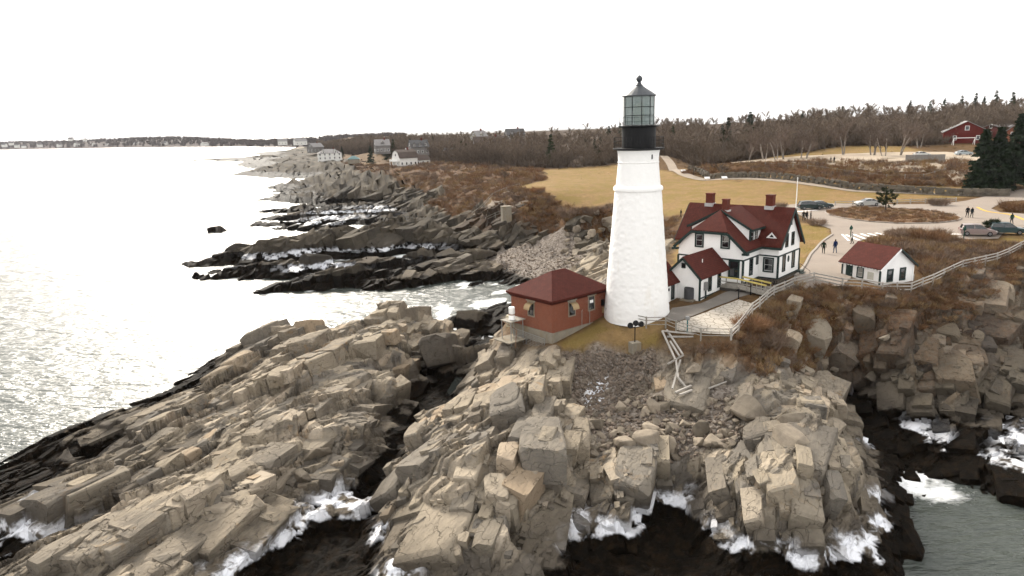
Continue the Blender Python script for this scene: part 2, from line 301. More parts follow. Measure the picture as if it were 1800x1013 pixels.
def hbase(x, y):
    x = np.asarray(x, float); y = np.asarray(y, float)
    z = rbf(x, y)
    for pts, wd in LEDGES:
        X0 = min(p[0] for p in pts) - 3 * wd; X1 = max(p[0] for p in pts) + 3 * wd; Y0 = min(p[1] for p in pts) - 3 * wd; Y1 = max(p[1] for p in pts) + 3 * wd
        m = (x > X0) & (x < X1) & (y > Y0) & (y < Y1)
        if not m.any(): continue
        d, zz = segdist(x[m], y[m], pts)
        prof = zz + 0.6 - (zz + 2.2) * sstep(0.15, 1.5, d / wd)
        z[m] = np.maximum(z[m], prof)
    return z
def rockdetail(x, y, fade, z, coarse=False):
    wx = x + .4 * (fbm(x * .5, y * .5, 3, 5) - .5) + 2.6 * (fbm(x * .1, y * .1, 2, 15) - .5); wy = y + .4 * (fbm(x * .5, y * .5, 3, 9) - .5) + 2.6 * (fbm(x * .1, y * .1, 2, 19) - .5)
    out = np.zeros(x.shape); c, s = math.cos(STRIKE), math.sin(STRIKE); t = -wx * s + wy * c
    for size, asp, amp, tilt, crk, k in ((6.0, 2.2, .85, .22, .9, 100), (2.6, 1.8, .42, .30, .7, 200), (1.1, 1.6, .17, .36, .32, 300), (.48, 1.4, .05, .32, .07, 400)):
        f = np.clip((size * .45 - fade) / (size * .3), 0, 1)
        r1, r2, r3, dp, dq, e = cells(wx, wy, size, asp, STRIKE + R(16) * math.sin(k), k)
        h = amp * (r1 - .55) * 2 + (r2 - .5) * tilt * 1.4 * dp + ((r3 - .5) * 1.3 - .8) * tilt * dq
        h -= crk * np.exp(-(e / (size * .04)) ** 2)
        out += f * h
        if k == 100:      # split the beds into benches that dip seaward, with steep risers
            st = 1.8 + .7 * (fbm(x * .05, y * .05, 2, 55) - .5); off = 1.9 * r1
            q = (z + out + .30 * t + off) / st; fl = np.floor(q); fr = q - fl
            if coarse: return out + .8 * ((fl + sstep(.66, .95, fr)) - q + .26) * st
            out = out + .8 * np.clip(2.2 - fade * 2.2, 0, 1) * ((fl + sstep(.66, .95, fr) * 1.0) - q + .26) * st
    out += .10 * (fbm(x * 1.3, y * 1.3, 4, 31) - .5)
    return out
def spacing(y): return 0.0034 * np.maximum(y, 18)
def hfull(x, y):
    x = np.atleast_1d(np.asarray(x, float)); y = np.atleast_1d(np.asarray(y, float))
    z = hbase(x, y); m = detail_mask(x, y)
    amp = np.clip((z - .3) / 2.6, .45, 1.0)
    far = 1 + np.clip((y - 120) / 250, 0, 1) * 1.2 - .38 * sstep(118, 108, y)
    m = m * (1 - .75 * zone(Z_GRAVEL, x, y, 1.0)) * (1 - .35 * zone(Z_BRUSH, x, y, 1.5))
    return z + m * amp * far * rockdetail(x, y, spacing(y), z) + (1 - m) * .10 * (fbm(x * .35, y * .35, 3, 61) - .5)
GULLY = [at(*q) for q in ((250, 1150, .5), (420, 1000, .5), (640, 830, .5), (720, 720, .5), (800, 640, .5), (840, 560, .5), (880, 600, .5), (1000, 800, .5), (1300, 900, .5), (1565, 900, .5), (1560, 1020, .5), (1540, 1200, .5))]
def hfull(x, y, _f=hfull):
    x = np.atleast_1d(np.asarray(x, float)); y = np.atleast_1d(np.asarray(y, float)); z = _f(x, y)
    m = (y < 95) & inpoly(x, y, GULLY)
    if m.any(): z[m] = np.maximum(z[m], .15 + .9 * fbm(x[m] * .9, y[m] * .9, 3, 83))
    return z
def hz(x, y): return float(hfull(x, y)[0])
# ground cover zones -------------------------------------------------
def P(s, z=None): return [at(*[float(t) for t in q.split()]) for q in s.split(';')]
Z_LAWN = [P('985 606 8.5;1060 600 8.6;1160 601 8.8;1170 575 9.4;1075 555 9.6;1065 560 9.4;975 600 8.6'), P('860 345 10.5;905 352 10.5;1000 352 11;1075 350 11;1180 366 11.5;1400 362 12;1480 360 12;1760 345 12;1300 328 12.3;1190 312 12.8;1150 298 12.8;1000 297 12.6;930 303 12.3;960 320 12;900 330 11.5'),
          P('1180 500 10;1190 420 11;1280 395 11.5;1400 395 11.5;1455 405 11.5;1462 420 11.3;1425 450 11;1400 480 10.6;1330 470 10.6'), P('1520 432 11.8;1610 418 11.9;1580 408 12;1500 405 12'), P('1150 300 13;1215 300 13.2;1245 318 13;1400 335 12.5;1760 346 12.2;1760 335 12.5;1500 330 12.6;1250 312 13'),
          P('1330 275 18;1450 252 18.8;1560 255 18.8;1640 268 18.2;1560 278 17.6;1440 280 17.6'), P('1760 430 11.8;1800 425 11.8;1800 410 12;1765 412 12')]
Z_BRUSH = [P('1180 600 9.2;1285 598 9.5;1322 553 9.9;1400 509 10;1460 505 10;1560 517 9.9;1632 503 10.1;1702 470 10.6;1800 446 11;1800 500 9;1740 470 10.3;1660 520 9;1560 560 8.2;1470 570 7.6;1400 630 6.8;1350 660 6.8;1280 640 7.6;1200 625 8'),
           P('1520 430 11.8;1580 408 12;1650 412 12;1700 425 12;1800 430 11.8;1800 446 11;1702 470 10.6;1640 500 10.2;1610 470 10.6;1560 440 11.6'),
           P('860 362 9;870 340 10.5;930 345 10.5;1000 352 11;1080 352 11;1080 385 9.5;1000 382 9.5;930 380 8.8'), P('780 330 9.5;850 300 11;950 300 12;960 318 12;905 332 11.4;940 345 10.8;860 345 10;800 372 6;740 350 7'), P('600 285 8;700 290 9;850 292 11;950 297 12;850 318 10.5;760 325 9.5;640 310 7.5'),
           P('1190 312 13;1240 300 14;1320 288 16.8;1480 287 17;1620 286 17.2;1700 284 17.2;1760 335 12.5;1500 332 12.6;1250 314 13'), P('1170 375 11;1195 365 11.5;1190 420 11;1175 430 9.8;1060 380 9.5')]
Z_GRAVEL = [P('985 612 8.2;1060 606 8.3;1150 612 8.2;1165 650 6.8;1110 690 5.8;1060 720 5;1010 715 5.3;1010 650 6.8'), P('870 475 .5;930 497 .2;990 490 2;1030 478 3.2;1040 446 3.4;1000 434 2.6;940 437 2;880 440 2;860 455 1.5'), P('1030 740 4.6;1080 690 5.6;1280 690 5.9;1300 770 4.9;1180 790 4.4;1080 780 4.4;1030 780 4.4')]
Z_RUST = [P('1290 610 8;1400 560 8.8;1470 550 8.2;1540 530 9.5;1700 480 10;1800 460 10;1800 620 5;1730 640 5.5;1640 640 5.7;1540 620 6.1;1480 620 5;1400 660 5;1330 670 6.6;1280 650 7.5'), P('820 360 8;1080 375 9;1070 420 4;980 420 3;880 420 3;800 395 5')]
Z_ICE = [P('1030 672 5.6;1070 670 5.6;1068 700 5.2;1040 716 5;1015 712 5.1')]
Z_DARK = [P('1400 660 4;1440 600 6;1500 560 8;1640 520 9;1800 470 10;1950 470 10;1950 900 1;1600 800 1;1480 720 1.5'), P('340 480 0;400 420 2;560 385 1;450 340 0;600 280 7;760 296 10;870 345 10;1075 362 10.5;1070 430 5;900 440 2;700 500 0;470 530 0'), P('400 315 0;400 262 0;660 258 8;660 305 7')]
_ew = ((560, 268, 7), (640, 275, 9), (700, 281, 9.5), (780, 290, 10.5), (860, 293, 11.5), (950, 298, 12.4), (1080, 296, 12.8), (1160, 286, 13.5), (1240, 288, 15.5), (1300, 276, 17.4), (1400, 268, 18), (1480, 258, 18.8), (1580, 258, 18.8), (1650, 254, 19.3), (1740, 240, 21), (1860, 236, 22))
Z_WOOD = [at(*q) for q in _ew] + [(900, 400, 0), (900, 1300, 0), (-260, 1300, 0), (-200, 700, 0)]
def zone(polys, x, y, soft):
    r = np.zeros(x.shape)
    for p in polys:
        X0 = min(q[0] for q in p) - 4; X1 = max(q[0] for q in p) + 4; Y0 = min(q[1] for q in p) - 4; Y1 = max(q[1] for q in p) + 4
        m = (x > X0) & (x < X1) & (y > Y0) & (y < Y1)
        if m.any():
            n = (fbm(x[m] * .5, y[m] * .5, 3, 41) - .5) * soft * 2.2
            r[m] = np.maximum(r[m], sstep(-soft, soft, polydist(x[m], y[m], p) + n))
    return r
def grid_mesh(name, rows, cols, extra=None):
    """sheet with rows that widen inland; cols are x/(y+12)"""
    Y, T = np.meshgrid(rows, cols, indexing='ij')
    X = T * (Y + 12)
    sp = np.gradient(rows)[:, None] * np.ones_like(X)
    X = X + (h2(np.arange(X.size).reshape(X.shape), X * 0, 3) - .5) * sp * .45
    Yj = Y + (h2(np.arange(X.size).reshape(X.shape), X * 0, 4) - .5) * sp * .45
    return X.ravel(), Yj.ravel(), len(rows), len(cols)
def sheet(name, x, y, z, nr, nc, attrs):
    me = bpy.data.meshes.new(name); n = nr * nc
    me.vertices.add(n); me.vertices.foreach_set('co', np.stack([x, y, z], 1).ravel().astype(np.float32))
    i = np.arange(n).reshape(nr, nc); q = np.stack([i[:-1, :-1], i[:-1, 1:], i[1:, 1:], i[1:, :-1]], -1).reshape(-1, 4)
    me.loops.add(q.size); me.loops.foreach_set('vertex_index', q.ravel().astype(np.int32))
    me.polygons.add(len(q)); me.polygons.foreach_set('loop_start', (np.arange(len(q)) * 4).astype(np.int32)); me.polygons.foreach_set('loop_total', np.full(len(q), 4, np.int32))
    me.update(calc_edges=True); me.validate()
    for k, a in attrs.items():
        ca = me.color_attributes.new(k, 'FLOAT_COLOR', 'POINT'); ca.data.foreach_set('color', np.concatenate([a, np.ones((n, 1))], 1).ravel().astype(np.float32))
    return me
rows = [17.0]
while rows[-1] < 1350: rows.append(rows[-1] + (0.0034 * rows[-1] if rows[-1] < 85 else 0.0044 * rows[-1] if rows[-1] < 140 else min(.0044 + (rows[-1] - 140) * .00008, .02) * rows[-1]))
rows = np.array(rows); cols = np.linspace(-.84, .84, 560)
gx, gy, nr, nc = grid_mesh('g', rows, cols)
gz = hfull(gx, gy)
zl = zone(Z_LAWN, gx, gy, .5); zb = zone(Z_BRUSH, gx, gy, 1.2); zg = zone(Z_GRAVEL, gx, gy, 1.0); zr = zone(Z_RUST, gx, gy, 2.0); zi = zone(Z_ICE, gx, gy, .5)
ICES = [(40, 925, 2, 3.5), (30, 965, 1.5, 2), (440, 985, 2, 3), (520, 920, 2, 2.5), (600, 880, 2, 2.5), (1010, 915, 2, 1.6), (1070, 935, 2, 2.6), (1130, 900, 2, 2.0), (1175, 870, 2, 2), (1240, 945, 2, 2.2), (1330, 965, 2, 2.6), (1390, 985, 2, 2.6), (1460, 985, 2, 2.6), (1510, 955, 2, 2.8), (1560, 880, 2, 1.6), (700, 1003, 2, 1.6), (1540, 920, 2, 1.6), (665, 930, 2, 1.0), (990, 950, 2, 1.0),
        (1590, 755, 1.8, 2.5), (1640, 780, 1.8, 2.5), (1690, 795, 1.8, 2.5), (1740, 810, 1.8, 3), (1480, 720, 2, 1.4), (1505, 770, 2, 1.4), (1465, 670, 2, 1.2), (1420, 600, 6, 1.0), (1790, 770, 2, 2), (520, 440, 2, 9), (640, 432, 2, 9), (440, 455, 2, 6), (560, 470, 2, 8), (720, 440, 2, 9), (700, 425, 2, 9), (480, 478, 2, 5), (1045, 450, 4, 2.5), (620, 375, 1.5, 16), (560, 390, 1.5, 12), (700, 640, 2, .7), (715, 775, 1, 1.0)]
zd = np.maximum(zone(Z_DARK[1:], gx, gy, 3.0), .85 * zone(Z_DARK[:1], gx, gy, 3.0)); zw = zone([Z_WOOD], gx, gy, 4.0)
zc = np.zeros(gx.shape)
for u_, v_, z_, r_ in ICES:
    q_ = at(u_, v_, z_); zc = np.maximum(zc, np.exp(-(((gx - q_[0]) ** 2 + (gy - q_[1]) ** 2) / r_ ** 2) ** 2))
soft = 1 - detail_mask(gx, gy)
_wx = gx + .4 * (fbm(gx * .5, gy * .5, 3, 5) - .5) + 2.6 * (fbm(gx * .1, gy * .1, 2, 15) - .5); _wy = gy + .4 * (fbm(gx * .5, gy * .5, 3, 9) - .5) + 2.6 * (fbm(gx * .1, gy * .1, 2, 19) - .5)
joint = np.zeros(gx.shape)
tint = .6 * cells(_wx, _wy, 2.6, 1.8, STRIKE + R(16) * math.sin(200), 200)[2] + .4 * cells(_wx, _wy, 6.0, 2.2, STRIKE + R(16) * math.sin(100), 100)[2]; tint2 = cells(_wx, _wy, 1.1, 1.6, STRIKE + R(16) * math.sin(300), 300)[1]
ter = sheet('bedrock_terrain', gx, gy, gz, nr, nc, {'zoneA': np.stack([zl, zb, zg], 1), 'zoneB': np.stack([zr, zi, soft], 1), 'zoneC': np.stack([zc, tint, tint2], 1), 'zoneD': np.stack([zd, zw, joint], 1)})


def terrain_material():
    m = bpy.data.materials.new('coast_ground'); m.use_nodes = True; t = m.node_tree; N = t.nodes; L = t.links; p = N['Principled BSDF']
    def node(k, **kw):
        n = N.new(k)
        for a, b in kw.items(): setattr(n, a, b)
        return n
    def math_(op, a, b=None, c=None):
        n = node('ShaderNodeMath', operation=op)
        for i, v in enumerate((a, b, c)):
            if v is None: continue
            if isinstance(v, (int, float)): n.inputs[i].default_value = v
            else: L.new(v, n.inputs[i])
        return n.outputs[0]
    def noise(scale, det=5, rough=.6, vec=None):
        n = node('ShaderNodeTexNoise'); n.inputs['Scale'].default_value = scale; n.inputs['Detail'].default_value = det; n.inputs['Roughness'].default_value = rough
        L.new(vec if vec is not None else pos, n.inputs['Vector']); return n.outputs[0]
    def rng(x, a, b, c=0., d=1.):
        n = node('ShaderNodeMapRange', interpolation_type='SMOOTHSTEP'); L.new(x, n.inputs[0])
        for i, v in enumerate((a, b, c, d)): n.inputs[i + 1].default_value = v
        return n.outputs[0]
    def mix(f, a, b):
        n = node('ShaderNodeMixRGB')
        for i, v in enumerate((f, a, b)):
            if isinstance(v, (int, float)): n.inputs[i].default_value = v
            elif isinstance(v, tuple): n.inputs[i].default_value = v
            else: L.new(v, n.inputs[i])
        return n.outputs[0]
    def ramp(x, stops):
        n = node('ShaderNodeValToRGB'); L.new(x, n.inputs[0]); e = n.color_ramp.elements
        while len(e) < len(stops): e.new(.5)
        for el, (q, c) in zip(e, stops): el.position = q; el.color = c
        return n.outputs[0]
    geo = node('ShaderNodeNewGeometry'); pos = geo.outputs['Position']
    sp = node('ShaderNodeSeparateXYZ'); L.new(pos, sp.inputs[0]); z = sp.outputs[2]
    A = node('ShaderNodeVertexColor', layer_name='zoneA'); sa = node('ShaderNodeSeparateColor'); L.new(A.outputs[0], sa.inputs[0])
    B = node('ShaderNodeVertexColor', layer_name='zoneB'); sb = node('ShaderNodeSeparateColor'); L.new(B.outputs[0], sb.inputs[0])
    lawn, brush, gravel = sa.outputs[0], sa.outputs[1], sa.outputs[2]; rust, icepond, softg = sb.outputs[0], sb.outputs[1], sb.outputs[2]
    C_ = node('ShaderNodeVertexColor', layer_name='zoneC'); sC = node('ShaderNodeSeparateColor'); L.new(C_.outputs[0], sC.inputs[0]); icez, tnt, tnt2 = sC.outputs[0], sC.outputs[1], sC.outputs[2]
    # strike-aligned coordinates
    mp = node('ShaderNodeMapping'); mp.inputs['Rotation'].default_value = (0, 0, -STRIKE); L.new(pos, mp.inputs[0])
    ms = node('ShaderNodeMapping'); ms.inputs['Scale'].default_value = (.35, 1.6, 2.2); L.new(mp.outputs[0], ms.inputs[0])
    n1 = noise(.22, 4, .6); n2 = noise(1.5, 5, .7); n3 = noise(2.0, 4, .65, ms.outputs[0]); n4 = noise(8, 3, .7)
    rock = ramp(n1, [(.30, (.17, .138, .105, 1)), (.44, (.32, .262, .19, 1)), (.56, (.46, .38, .275, 1)), (.70, (.21, .19, .165, 1))])
    rock = mix(math_('MULTIPLY', rng(n3, .40, .66), .65), rock, ramp(n2, [(.32, (.075, .06, .05, 1)), (.5, (.25, .21, .165, 1)), (.68, (.47, .40, .30, 1))]))
    rock = mix(math_('MULTIPLY', rng(n4, .48, .72), .35), rock, (.07, .058, .046, 1))
    rock = mix(math_('MULTIPLY', rng(math_('MULTIPLY', n1, n2), .31, .40), .6), rock, (.38, .22, .08, 1))       # orange lichen
    rock = mix(math_('MULTIPLY', rust, rng(n2, .35, .6, .35, .95)), rock, ramp(n3, [(.3, (.06, .035, .02, 1)), (.5, (.22, .10, .04, 1)), (.7, (.42, .22, .09, 1))]))
    # every joint block weathers to its own shade
    rock = mix(rng(tnt, .0, 1., .15, .8), rock, ramp(tnt2, [(.0, (.085, .075, .066, 1)), (.35, (.19, .175, .155, 1)), (.65, (.36, .30, .215, 1)), (.88, (.56, .47, .36, 1)), (1., (.42, .31, .2, 1))]))
    # joints: sparse wandering cracks across the beds
    vo = node('ShaderNodeTexVoronoi', feature='DISTANCE_TO_EDGE'); vo.inputs['Scale'].default_value = .62
    wv = node('ShaderNodeVectorMath', operation='MULTIPLY_ADD'); nzv = node('ShaderNodeTexNoise'); nzv.inputs['Scale'].default_value = .8; nzv.inputs['Detail'].default_value = 3; L.new(pos, nzv.inputs['Vector']); L.new(nzv.outputs['Color'], wv.inputs[0]); wv.inputs[1].default_value = (2.2, 2.2, 2.2); L.new(mp.outputs[0], wv.inputs[2])
    sc2 = node('ShaderNodeMapping'); sc2.inputs['Scale'].default_value = (.7, 1.6, 1.4); L.new(wv.outputs[0], sc2.inputs[0]); L.new(sc2.outputs[0], vo.inputs['Vector'])
    crack = math_('MULTIPLY', rng(vo.outputs['Distance'], .0, .028, 1., 0.), rng(n2, .40, .55))
    rock = mix(math_('MULTIPLY', crack, .5), rock, (.02, .016, .012, 1))
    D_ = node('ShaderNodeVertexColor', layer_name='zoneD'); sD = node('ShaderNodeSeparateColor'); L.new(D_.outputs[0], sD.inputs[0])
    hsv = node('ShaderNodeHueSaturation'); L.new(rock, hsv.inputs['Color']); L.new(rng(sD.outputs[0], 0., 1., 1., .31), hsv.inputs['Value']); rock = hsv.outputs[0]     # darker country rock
    # tide zones by height above the water
    zn = math_('ADD', z, math_('MULTIPLY', math_('SUBTRACT', noise(.55, 3, .6), .5), 1.7))
    rock = mix(rng(zn, 4.2, 2.3, 0., .72), rock, mix(n2, (.03, .026, .022, 1), (.11, .09, .07, 1)))       # black lichen belt
    weed = mix(rng(n2, .42, .7), mix(n4, (.0022, .0022, .0018, 1), (.012, .009, .006, 1)), (.022, .013, .006, 1))
    znw = math_('SUBTRACT', zn, math_('MULTIPLY', rng(sD.outputs[0], .66, .9), .9)); wf = rng(znw, 1.8, 1.5); nzi = noise(.6, 3, .6)
    col = mix(wf, rock, weed)
    icen = math_('MULTIPLY', math_('MULTIPLY', icez, rng(nzi, .40, .52)), math_('MULTIPLY', rng(zn, 1.35, 1.6), rng(math_('ADD', zn, math_('MULTIPLY', n2, -1.0)), 2.2, 1.6)))
    ice = math_('MAXIMUM', math_('MULTIPLY', icen, rng(z, .8, 1.2)), math_('MULTIPLY', icepond, rng(math_('ADD', nzi, math_('MULTIPLY', n2, .5)), .66, .78)))
    col = mix(ice, col, mix(n2, (.62, .64, .70, 1), (.86, .86, .88, 1)))
    # soil, lawn, brush floor, shingle
    nl = noise(.9, 4, .7); soil = ramp(nl, [(.3, (.085, .048, .022, 1)), (.6, (.17, .10, .042, 1))])
    col = mix(math_('MULTIPLY', softg, rng(z, 3., 5.)), col, soil)
    grass = mix(rng(n1, .42, .62), ramp(nl, [(.3, (.23, .142, .055, 1)), (.7, (.35, .218, .085, 1))]), ramp(n4, [(.3, (.19, .135, .035, 1)), (.7, (.30, .20, .055, 1))]))
    col = mix(lawn, col, grass)
    col = mix(sD.outputs[1], col, ramp(n2, [(.3, (.05, .034, .024, 1)), (.7, (.12, .08, .052, 1))]))
    bf = math_('MULTIPLY', brush, rng(nl, .3, .5))
    col = mix(bf, col, ramp(n2, [(.3, (.03, .016, .008, 1)), (.5, (.11, .052, .02, 1)), (.7, (.21, .115, .045, 1))]))
    peb = node('ShaderNodeTexVoronoi'); peb.inputs['Scale'].default_value = 4.5; L.new(pos, peb.inputs['Vector'])
    col = mix(math_('MULTIPLY', math_('MULTIPLY', gravel, rng(z, .6, 1.)), math_('SUBTRACT', 1., icepond)), col, ramp(peb.outputs['Color'], [(0., (.10, .075, .06, 1)), (.5, (.24, .20, .165, 1)), (1., (.38, .33, .28, 1))]))
    hv = node('ShaderNodeHueSaturation'); hv.inputs['Saturation'].default_value = .93; L.new(col, hv.inputs['Color']); L.new(rng(ice, 0., 1., .68, 1.), hv.inputs['Value']); col = hv.outputs[0]
    L.new(col, p.inputs['Base Color'])
    ro = math_('ADD', .85, math_('MULTIPLY', wf, -.25)); ro = math_('ADD', ro, math_('MULTIPLY', ice, -.3)); L.new(ro, p.inputs['Roughness']); L.new(rng(math_('SUBTRACT', wf, math_('MULTIPLY', ice, 1.)), 0., 1., .03, .02), p.inputs['Specular IOR Level'])
    hh = math_('ADD', math_('MULTIPLY', n3, .6), math_('MULTIPLY', crack, -.3)); hh = math_('ADD', hh, math_('MULTIPLY', n2, .16)); hh = math_('ADD', hh, math_('MULTIPLY', n4, .08))
    hh = math_('ADD', hh, math_('MULTIPLY', math_('MULTIPLY', gravel, peb.outputs['Distance']), -.5))
    hh = math_('ADD', hh, math_('MULTIPLY', math_('MULTIPLY', wf, n4), .4))
    bp = node('ShaderNodeBump'); bp.inputs['Strength'].default_value = .8; bp.inputs['Distance'].default_value = .35; L.new(hh, bp.inputs['Height']); L.new(bp.outputs[0], p.inputs['Normal'])
    return m
ter.polygons.foreach_set('use_smooth', np.repeat((rows[:-1] > 150), nc - 1)); ter.update()
TERRAIN = tag(link('bedrock_terrain', ter, terrain_material()), kind='structure')

# ------------------------------------------------------------------ joint-bounded blocks of the bedrock
def hull_mesh(pts, wear=0):
    bm = bmesh.new()
    for q in pts: bm.verts.new(q)
    g = bmesh.ops.convex_hull(bm, input=bm.verts); dead = list({q for q in g['geom_interior'] + g['geom_unused'] if isinstance(q, bmesh.types.BMVert)})
    if dead: bmesh.ops.delete(bm, geom=dead, context='VERTS')
    bmesh.ops.dissolve_limit(bm, angle_limit=R(7), verts=bm.verts, edges=bm.edges)
    if not wear: bmesh.ops.triangulate(bm, faces=bm.faces)
    if wear:
        rr = random.Random(wear); bmesh.ops.bevel(bm, geom=[e for e in bm.edges if rr.random() < .6 and len(e.link_faces) == 2 and e.calc_face_angle() > .5], offset=.085, segments=1, affect='EDGES', clamp_overlap=True); bmesh.ops.triangulate(bm, faces=bm.faces)
    bm.verts.index_update(); V = np.array([v.co[:] for v in bm.verts]); F = np.array([[v.index for v in f.verts] for f in bm.faces]); bm.free(); return V, F
def block_shape(seed, wear=False):
    r = random.Random(seed); pts = []
    for sx in (-1, 1):
        for sy in (-1, 1):
            for sz in (-1, 1):
                c = Vector((sx * r.uniform(.76, 1.1), sy * r.uniform(.74, 1.12), sz * r.uniform(.82, 1.07)))
                if sz > 0 and r.random() < .6:      # a corner broken away
                    k = r.uniform(.12, .6)
                    pts += [c * 1 - Vector((sx * k, 0, 0)), c - Vector((0, sy * k, 0)), c - Vector((0, 0, k * .8))]
                else: pts.append(c)
    return hull_mesh(pts, seed if wear else 0)
SHAPES = [block_shape(900 + i) for i in range(36)]; WORN = [block_shape(900 + i, True) for i in range(36)]
_r = np.random.RandomState(5)
def gen_blocks():
    out = []
    for lv, (a, b, dens, hr, y0, y1) in enumerate(((4.2, 1.9, .9, .13, 26, 112), (1.9, 1.0, .6, .12, 26, 100), (.8, .5, .28, .08, 26, 66), (6.4, 2.6, .9, .36, 112, 300), (3.0, 1.4, .6, .3, 112, 190))):
        c, s_ = math.cos(STRIKE), math.sin(STRIKE); R_ = y1 * 1.5
        S, T_ = np.meshgrid(np.arange(-R_, R_, a * .86), np.arange(-R_, R_, b * .86), indexing='ij'); S = S + (np.arange(T_.shape[1]) % 2)[None, :] * a * .43
        S = S + (_r.rand(*S.shape) - .5) * a * .45; T_ = T_ + (_r.rand(*S.shape) - .5) * b * .4
        x = (S * c - T_ * s_).ravel(); y = (S * s_ + T_ * c).ravel()
        k = (y > y0) & (y < y1) & (np.abs(x) < .8 * (y + 8)) & (_r.rand(x.size) < dens); x, y = x[k], y[k]
        k = polydist(x, y, PLATEAU) < -.9; x, y = x[k], y[k]
        k = zone(Z_GRAVEL, x, y, .8) < .4; x, y = x[k], y[k]; k = _r.rand(x.size) > zone(Z_BRUSH, x, y, 1.0) * .85; x, y = x[k], y[k]
        z0 = hbase(x, y); k = z0 > -.9; x, y, z0 = x[k], y[k], z0[k]
        h = z0 + np.clip((z0 - .7) / 2.2, .08, 1) * rockdetail(x, y, spacing(y), z0, True)
        zm = z0.copy()
        for ds, dt in ((.6, 0), (-.6, 0), (0, .7), (0, -.7)): zm = np.minimum(zm, hbase(x + (ds * a * c - dt * b * s_), y + (ds * a * s_ + dt * b * c)))
        ing = (y < 95) & inpoly(x, y, GULLY); h = h - .75 * (z0 - zm) * (zm < 2.2) * ing
        if lv < 2:
            k = ~(ing & (zm < 1.7) & (y > (40 if lv == 0 else 50))); x, y, z0, h, zm = x[k], y[k], z0[k], h[k], zm[k]
        m_ = (y < 95) & inpoly(x, y, GULLY); h = np.where(m_, np.maximum(h, .1), h)
        e = 1.2 * max(1, b / 1.9); gxx = (hbase(x + e, y) - hbase(x - e, y)) / (2 * e); gyy = (hbase(x, y + e) - hbase(x, y - e)) / (2 * e); sl = np.hypot(gxx, gyy)
        ch = _r.rand(x.size)
        for i in range(x.size):
            sc_ = math.exp(_r.normal(0, .30)); sc_ = min(sc_, .75) if z0[i] < 1.3 else sc_; hx, hy = a * .56 * sc_, b * .56 * sc_ * math.exp(_r.normal(0, .15)); th = (.35 + .55 * min(sl[i], 1.6)) * b * 1.1 + .25
            top = h[i] + (_r.rand() - (.55, .6, .66, .5, .5)[lv]) * 2 * hr * (1 + .2 * min(sl[i], 1))
            tx = float(np.clip(gxx[i] * .45, -.4, .4)); ty = float(np.clip(gyy[i] * .45, -.4, .4))
            rot = Matrix.Rotation(STRIKE + _r.normal(0, .11) + (R(12) * math.sin(x[i] * .05 + y[i] * .03)), 4, 'Z')
            nrm = Vector((-tx - .16 * math.sin(STRIKE) + _r.normal(0, .05), -ty + .16 * math.cos(STRIKE) + _r.normal(0, .05), 1)).normalized()
            q = Vector((0, 0, 1)).rotation_difference(nrm).to_matrix().to_4x4()
            M4 = Matrix.Translation((x[i], y[i], top - th)) @ q @ rot @ Matrix.Diagonal((hx, hy, th, 1))
            out.append((lv, hx * hy / (y[i] ** 2), x[i], y[i], np.array(M4), int(ch[i] * 36)))
    return out
BLK = gen_blocks(); BLK.sort(key=lambda q: -q[1])
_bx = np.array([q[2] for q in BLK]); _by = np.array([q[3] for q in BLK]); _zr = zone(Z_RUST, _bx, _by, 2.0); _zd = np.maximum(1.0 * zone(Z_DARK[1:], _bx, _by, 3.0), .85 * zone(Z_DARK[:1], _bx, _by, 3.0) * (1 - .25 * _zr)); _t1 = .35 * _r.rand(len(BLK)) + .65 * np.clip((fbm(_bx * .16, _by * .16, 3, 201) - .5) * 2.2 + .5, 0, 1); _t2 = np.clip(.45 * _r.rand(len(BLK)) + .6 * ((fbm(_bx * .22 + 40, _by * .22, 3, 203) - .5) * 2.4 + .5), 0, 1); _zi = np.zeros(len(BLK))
for u_, v_, z_, r_ in ICES:
    q_ = at(u_, v_, z_); _zi = np.maximum(_zi, np.exp(-(((_bx - q_[0]) ** 2 + (_by - q_[1]) ** 2) / r_ ** 2) ** 2))
def block_mesh(name, idx):
    V = []; F = []; A = []; n0 = 0
    for i in idx:
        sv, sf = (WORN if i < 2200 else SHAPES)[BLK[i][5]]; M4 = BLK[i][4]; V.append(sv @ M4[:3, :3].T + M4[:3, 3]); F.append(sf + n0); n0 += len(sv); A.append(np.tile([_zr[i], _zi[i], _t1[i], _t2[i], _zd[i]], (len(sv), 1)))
    V = np.concatenate(V).astype(np.float32); F = np.concatenate(F).astype(np.int32); A = np.concatenate(A); n = len(V); Z = np.zeros(n); O = np.ones(n)
    me = bpy.data.meshes.new(name); me.vertices.add(n); me.vertices.foreach_set('co', V.ravel()); me.loops.add(F.size); me.loops.foreach_set('vertex_index', F.ravel()); me.polygons.add(len(F)); me.polygons.foreach_set('loop_start', (np.arange(len(F)) * 3).astype(np.int32)); me.polygons.foreach_set('loop_total', np.full(len(F), 3, np.int32)); me.polygons.foreach_set('use_smooth', np.zeros(len(F), bool)); me.update(calc_edges=True)
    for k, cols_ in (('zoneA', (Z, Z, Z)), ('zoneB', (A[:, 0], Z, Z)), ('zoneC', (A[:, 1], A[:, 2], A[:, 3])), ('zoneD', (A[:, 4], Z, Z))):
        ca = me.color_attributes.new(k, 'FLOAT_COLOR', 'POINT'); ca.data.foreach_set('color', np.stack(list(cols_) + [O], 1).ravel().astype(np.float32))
    return me
M_ter = TERRAIN.data.materials[0]
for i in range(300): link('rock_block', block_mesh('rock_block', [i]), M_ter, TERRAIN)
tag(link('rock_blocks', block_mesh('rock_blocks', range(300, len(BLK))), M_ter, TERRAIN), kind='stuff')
print('blocks', len(BLK))

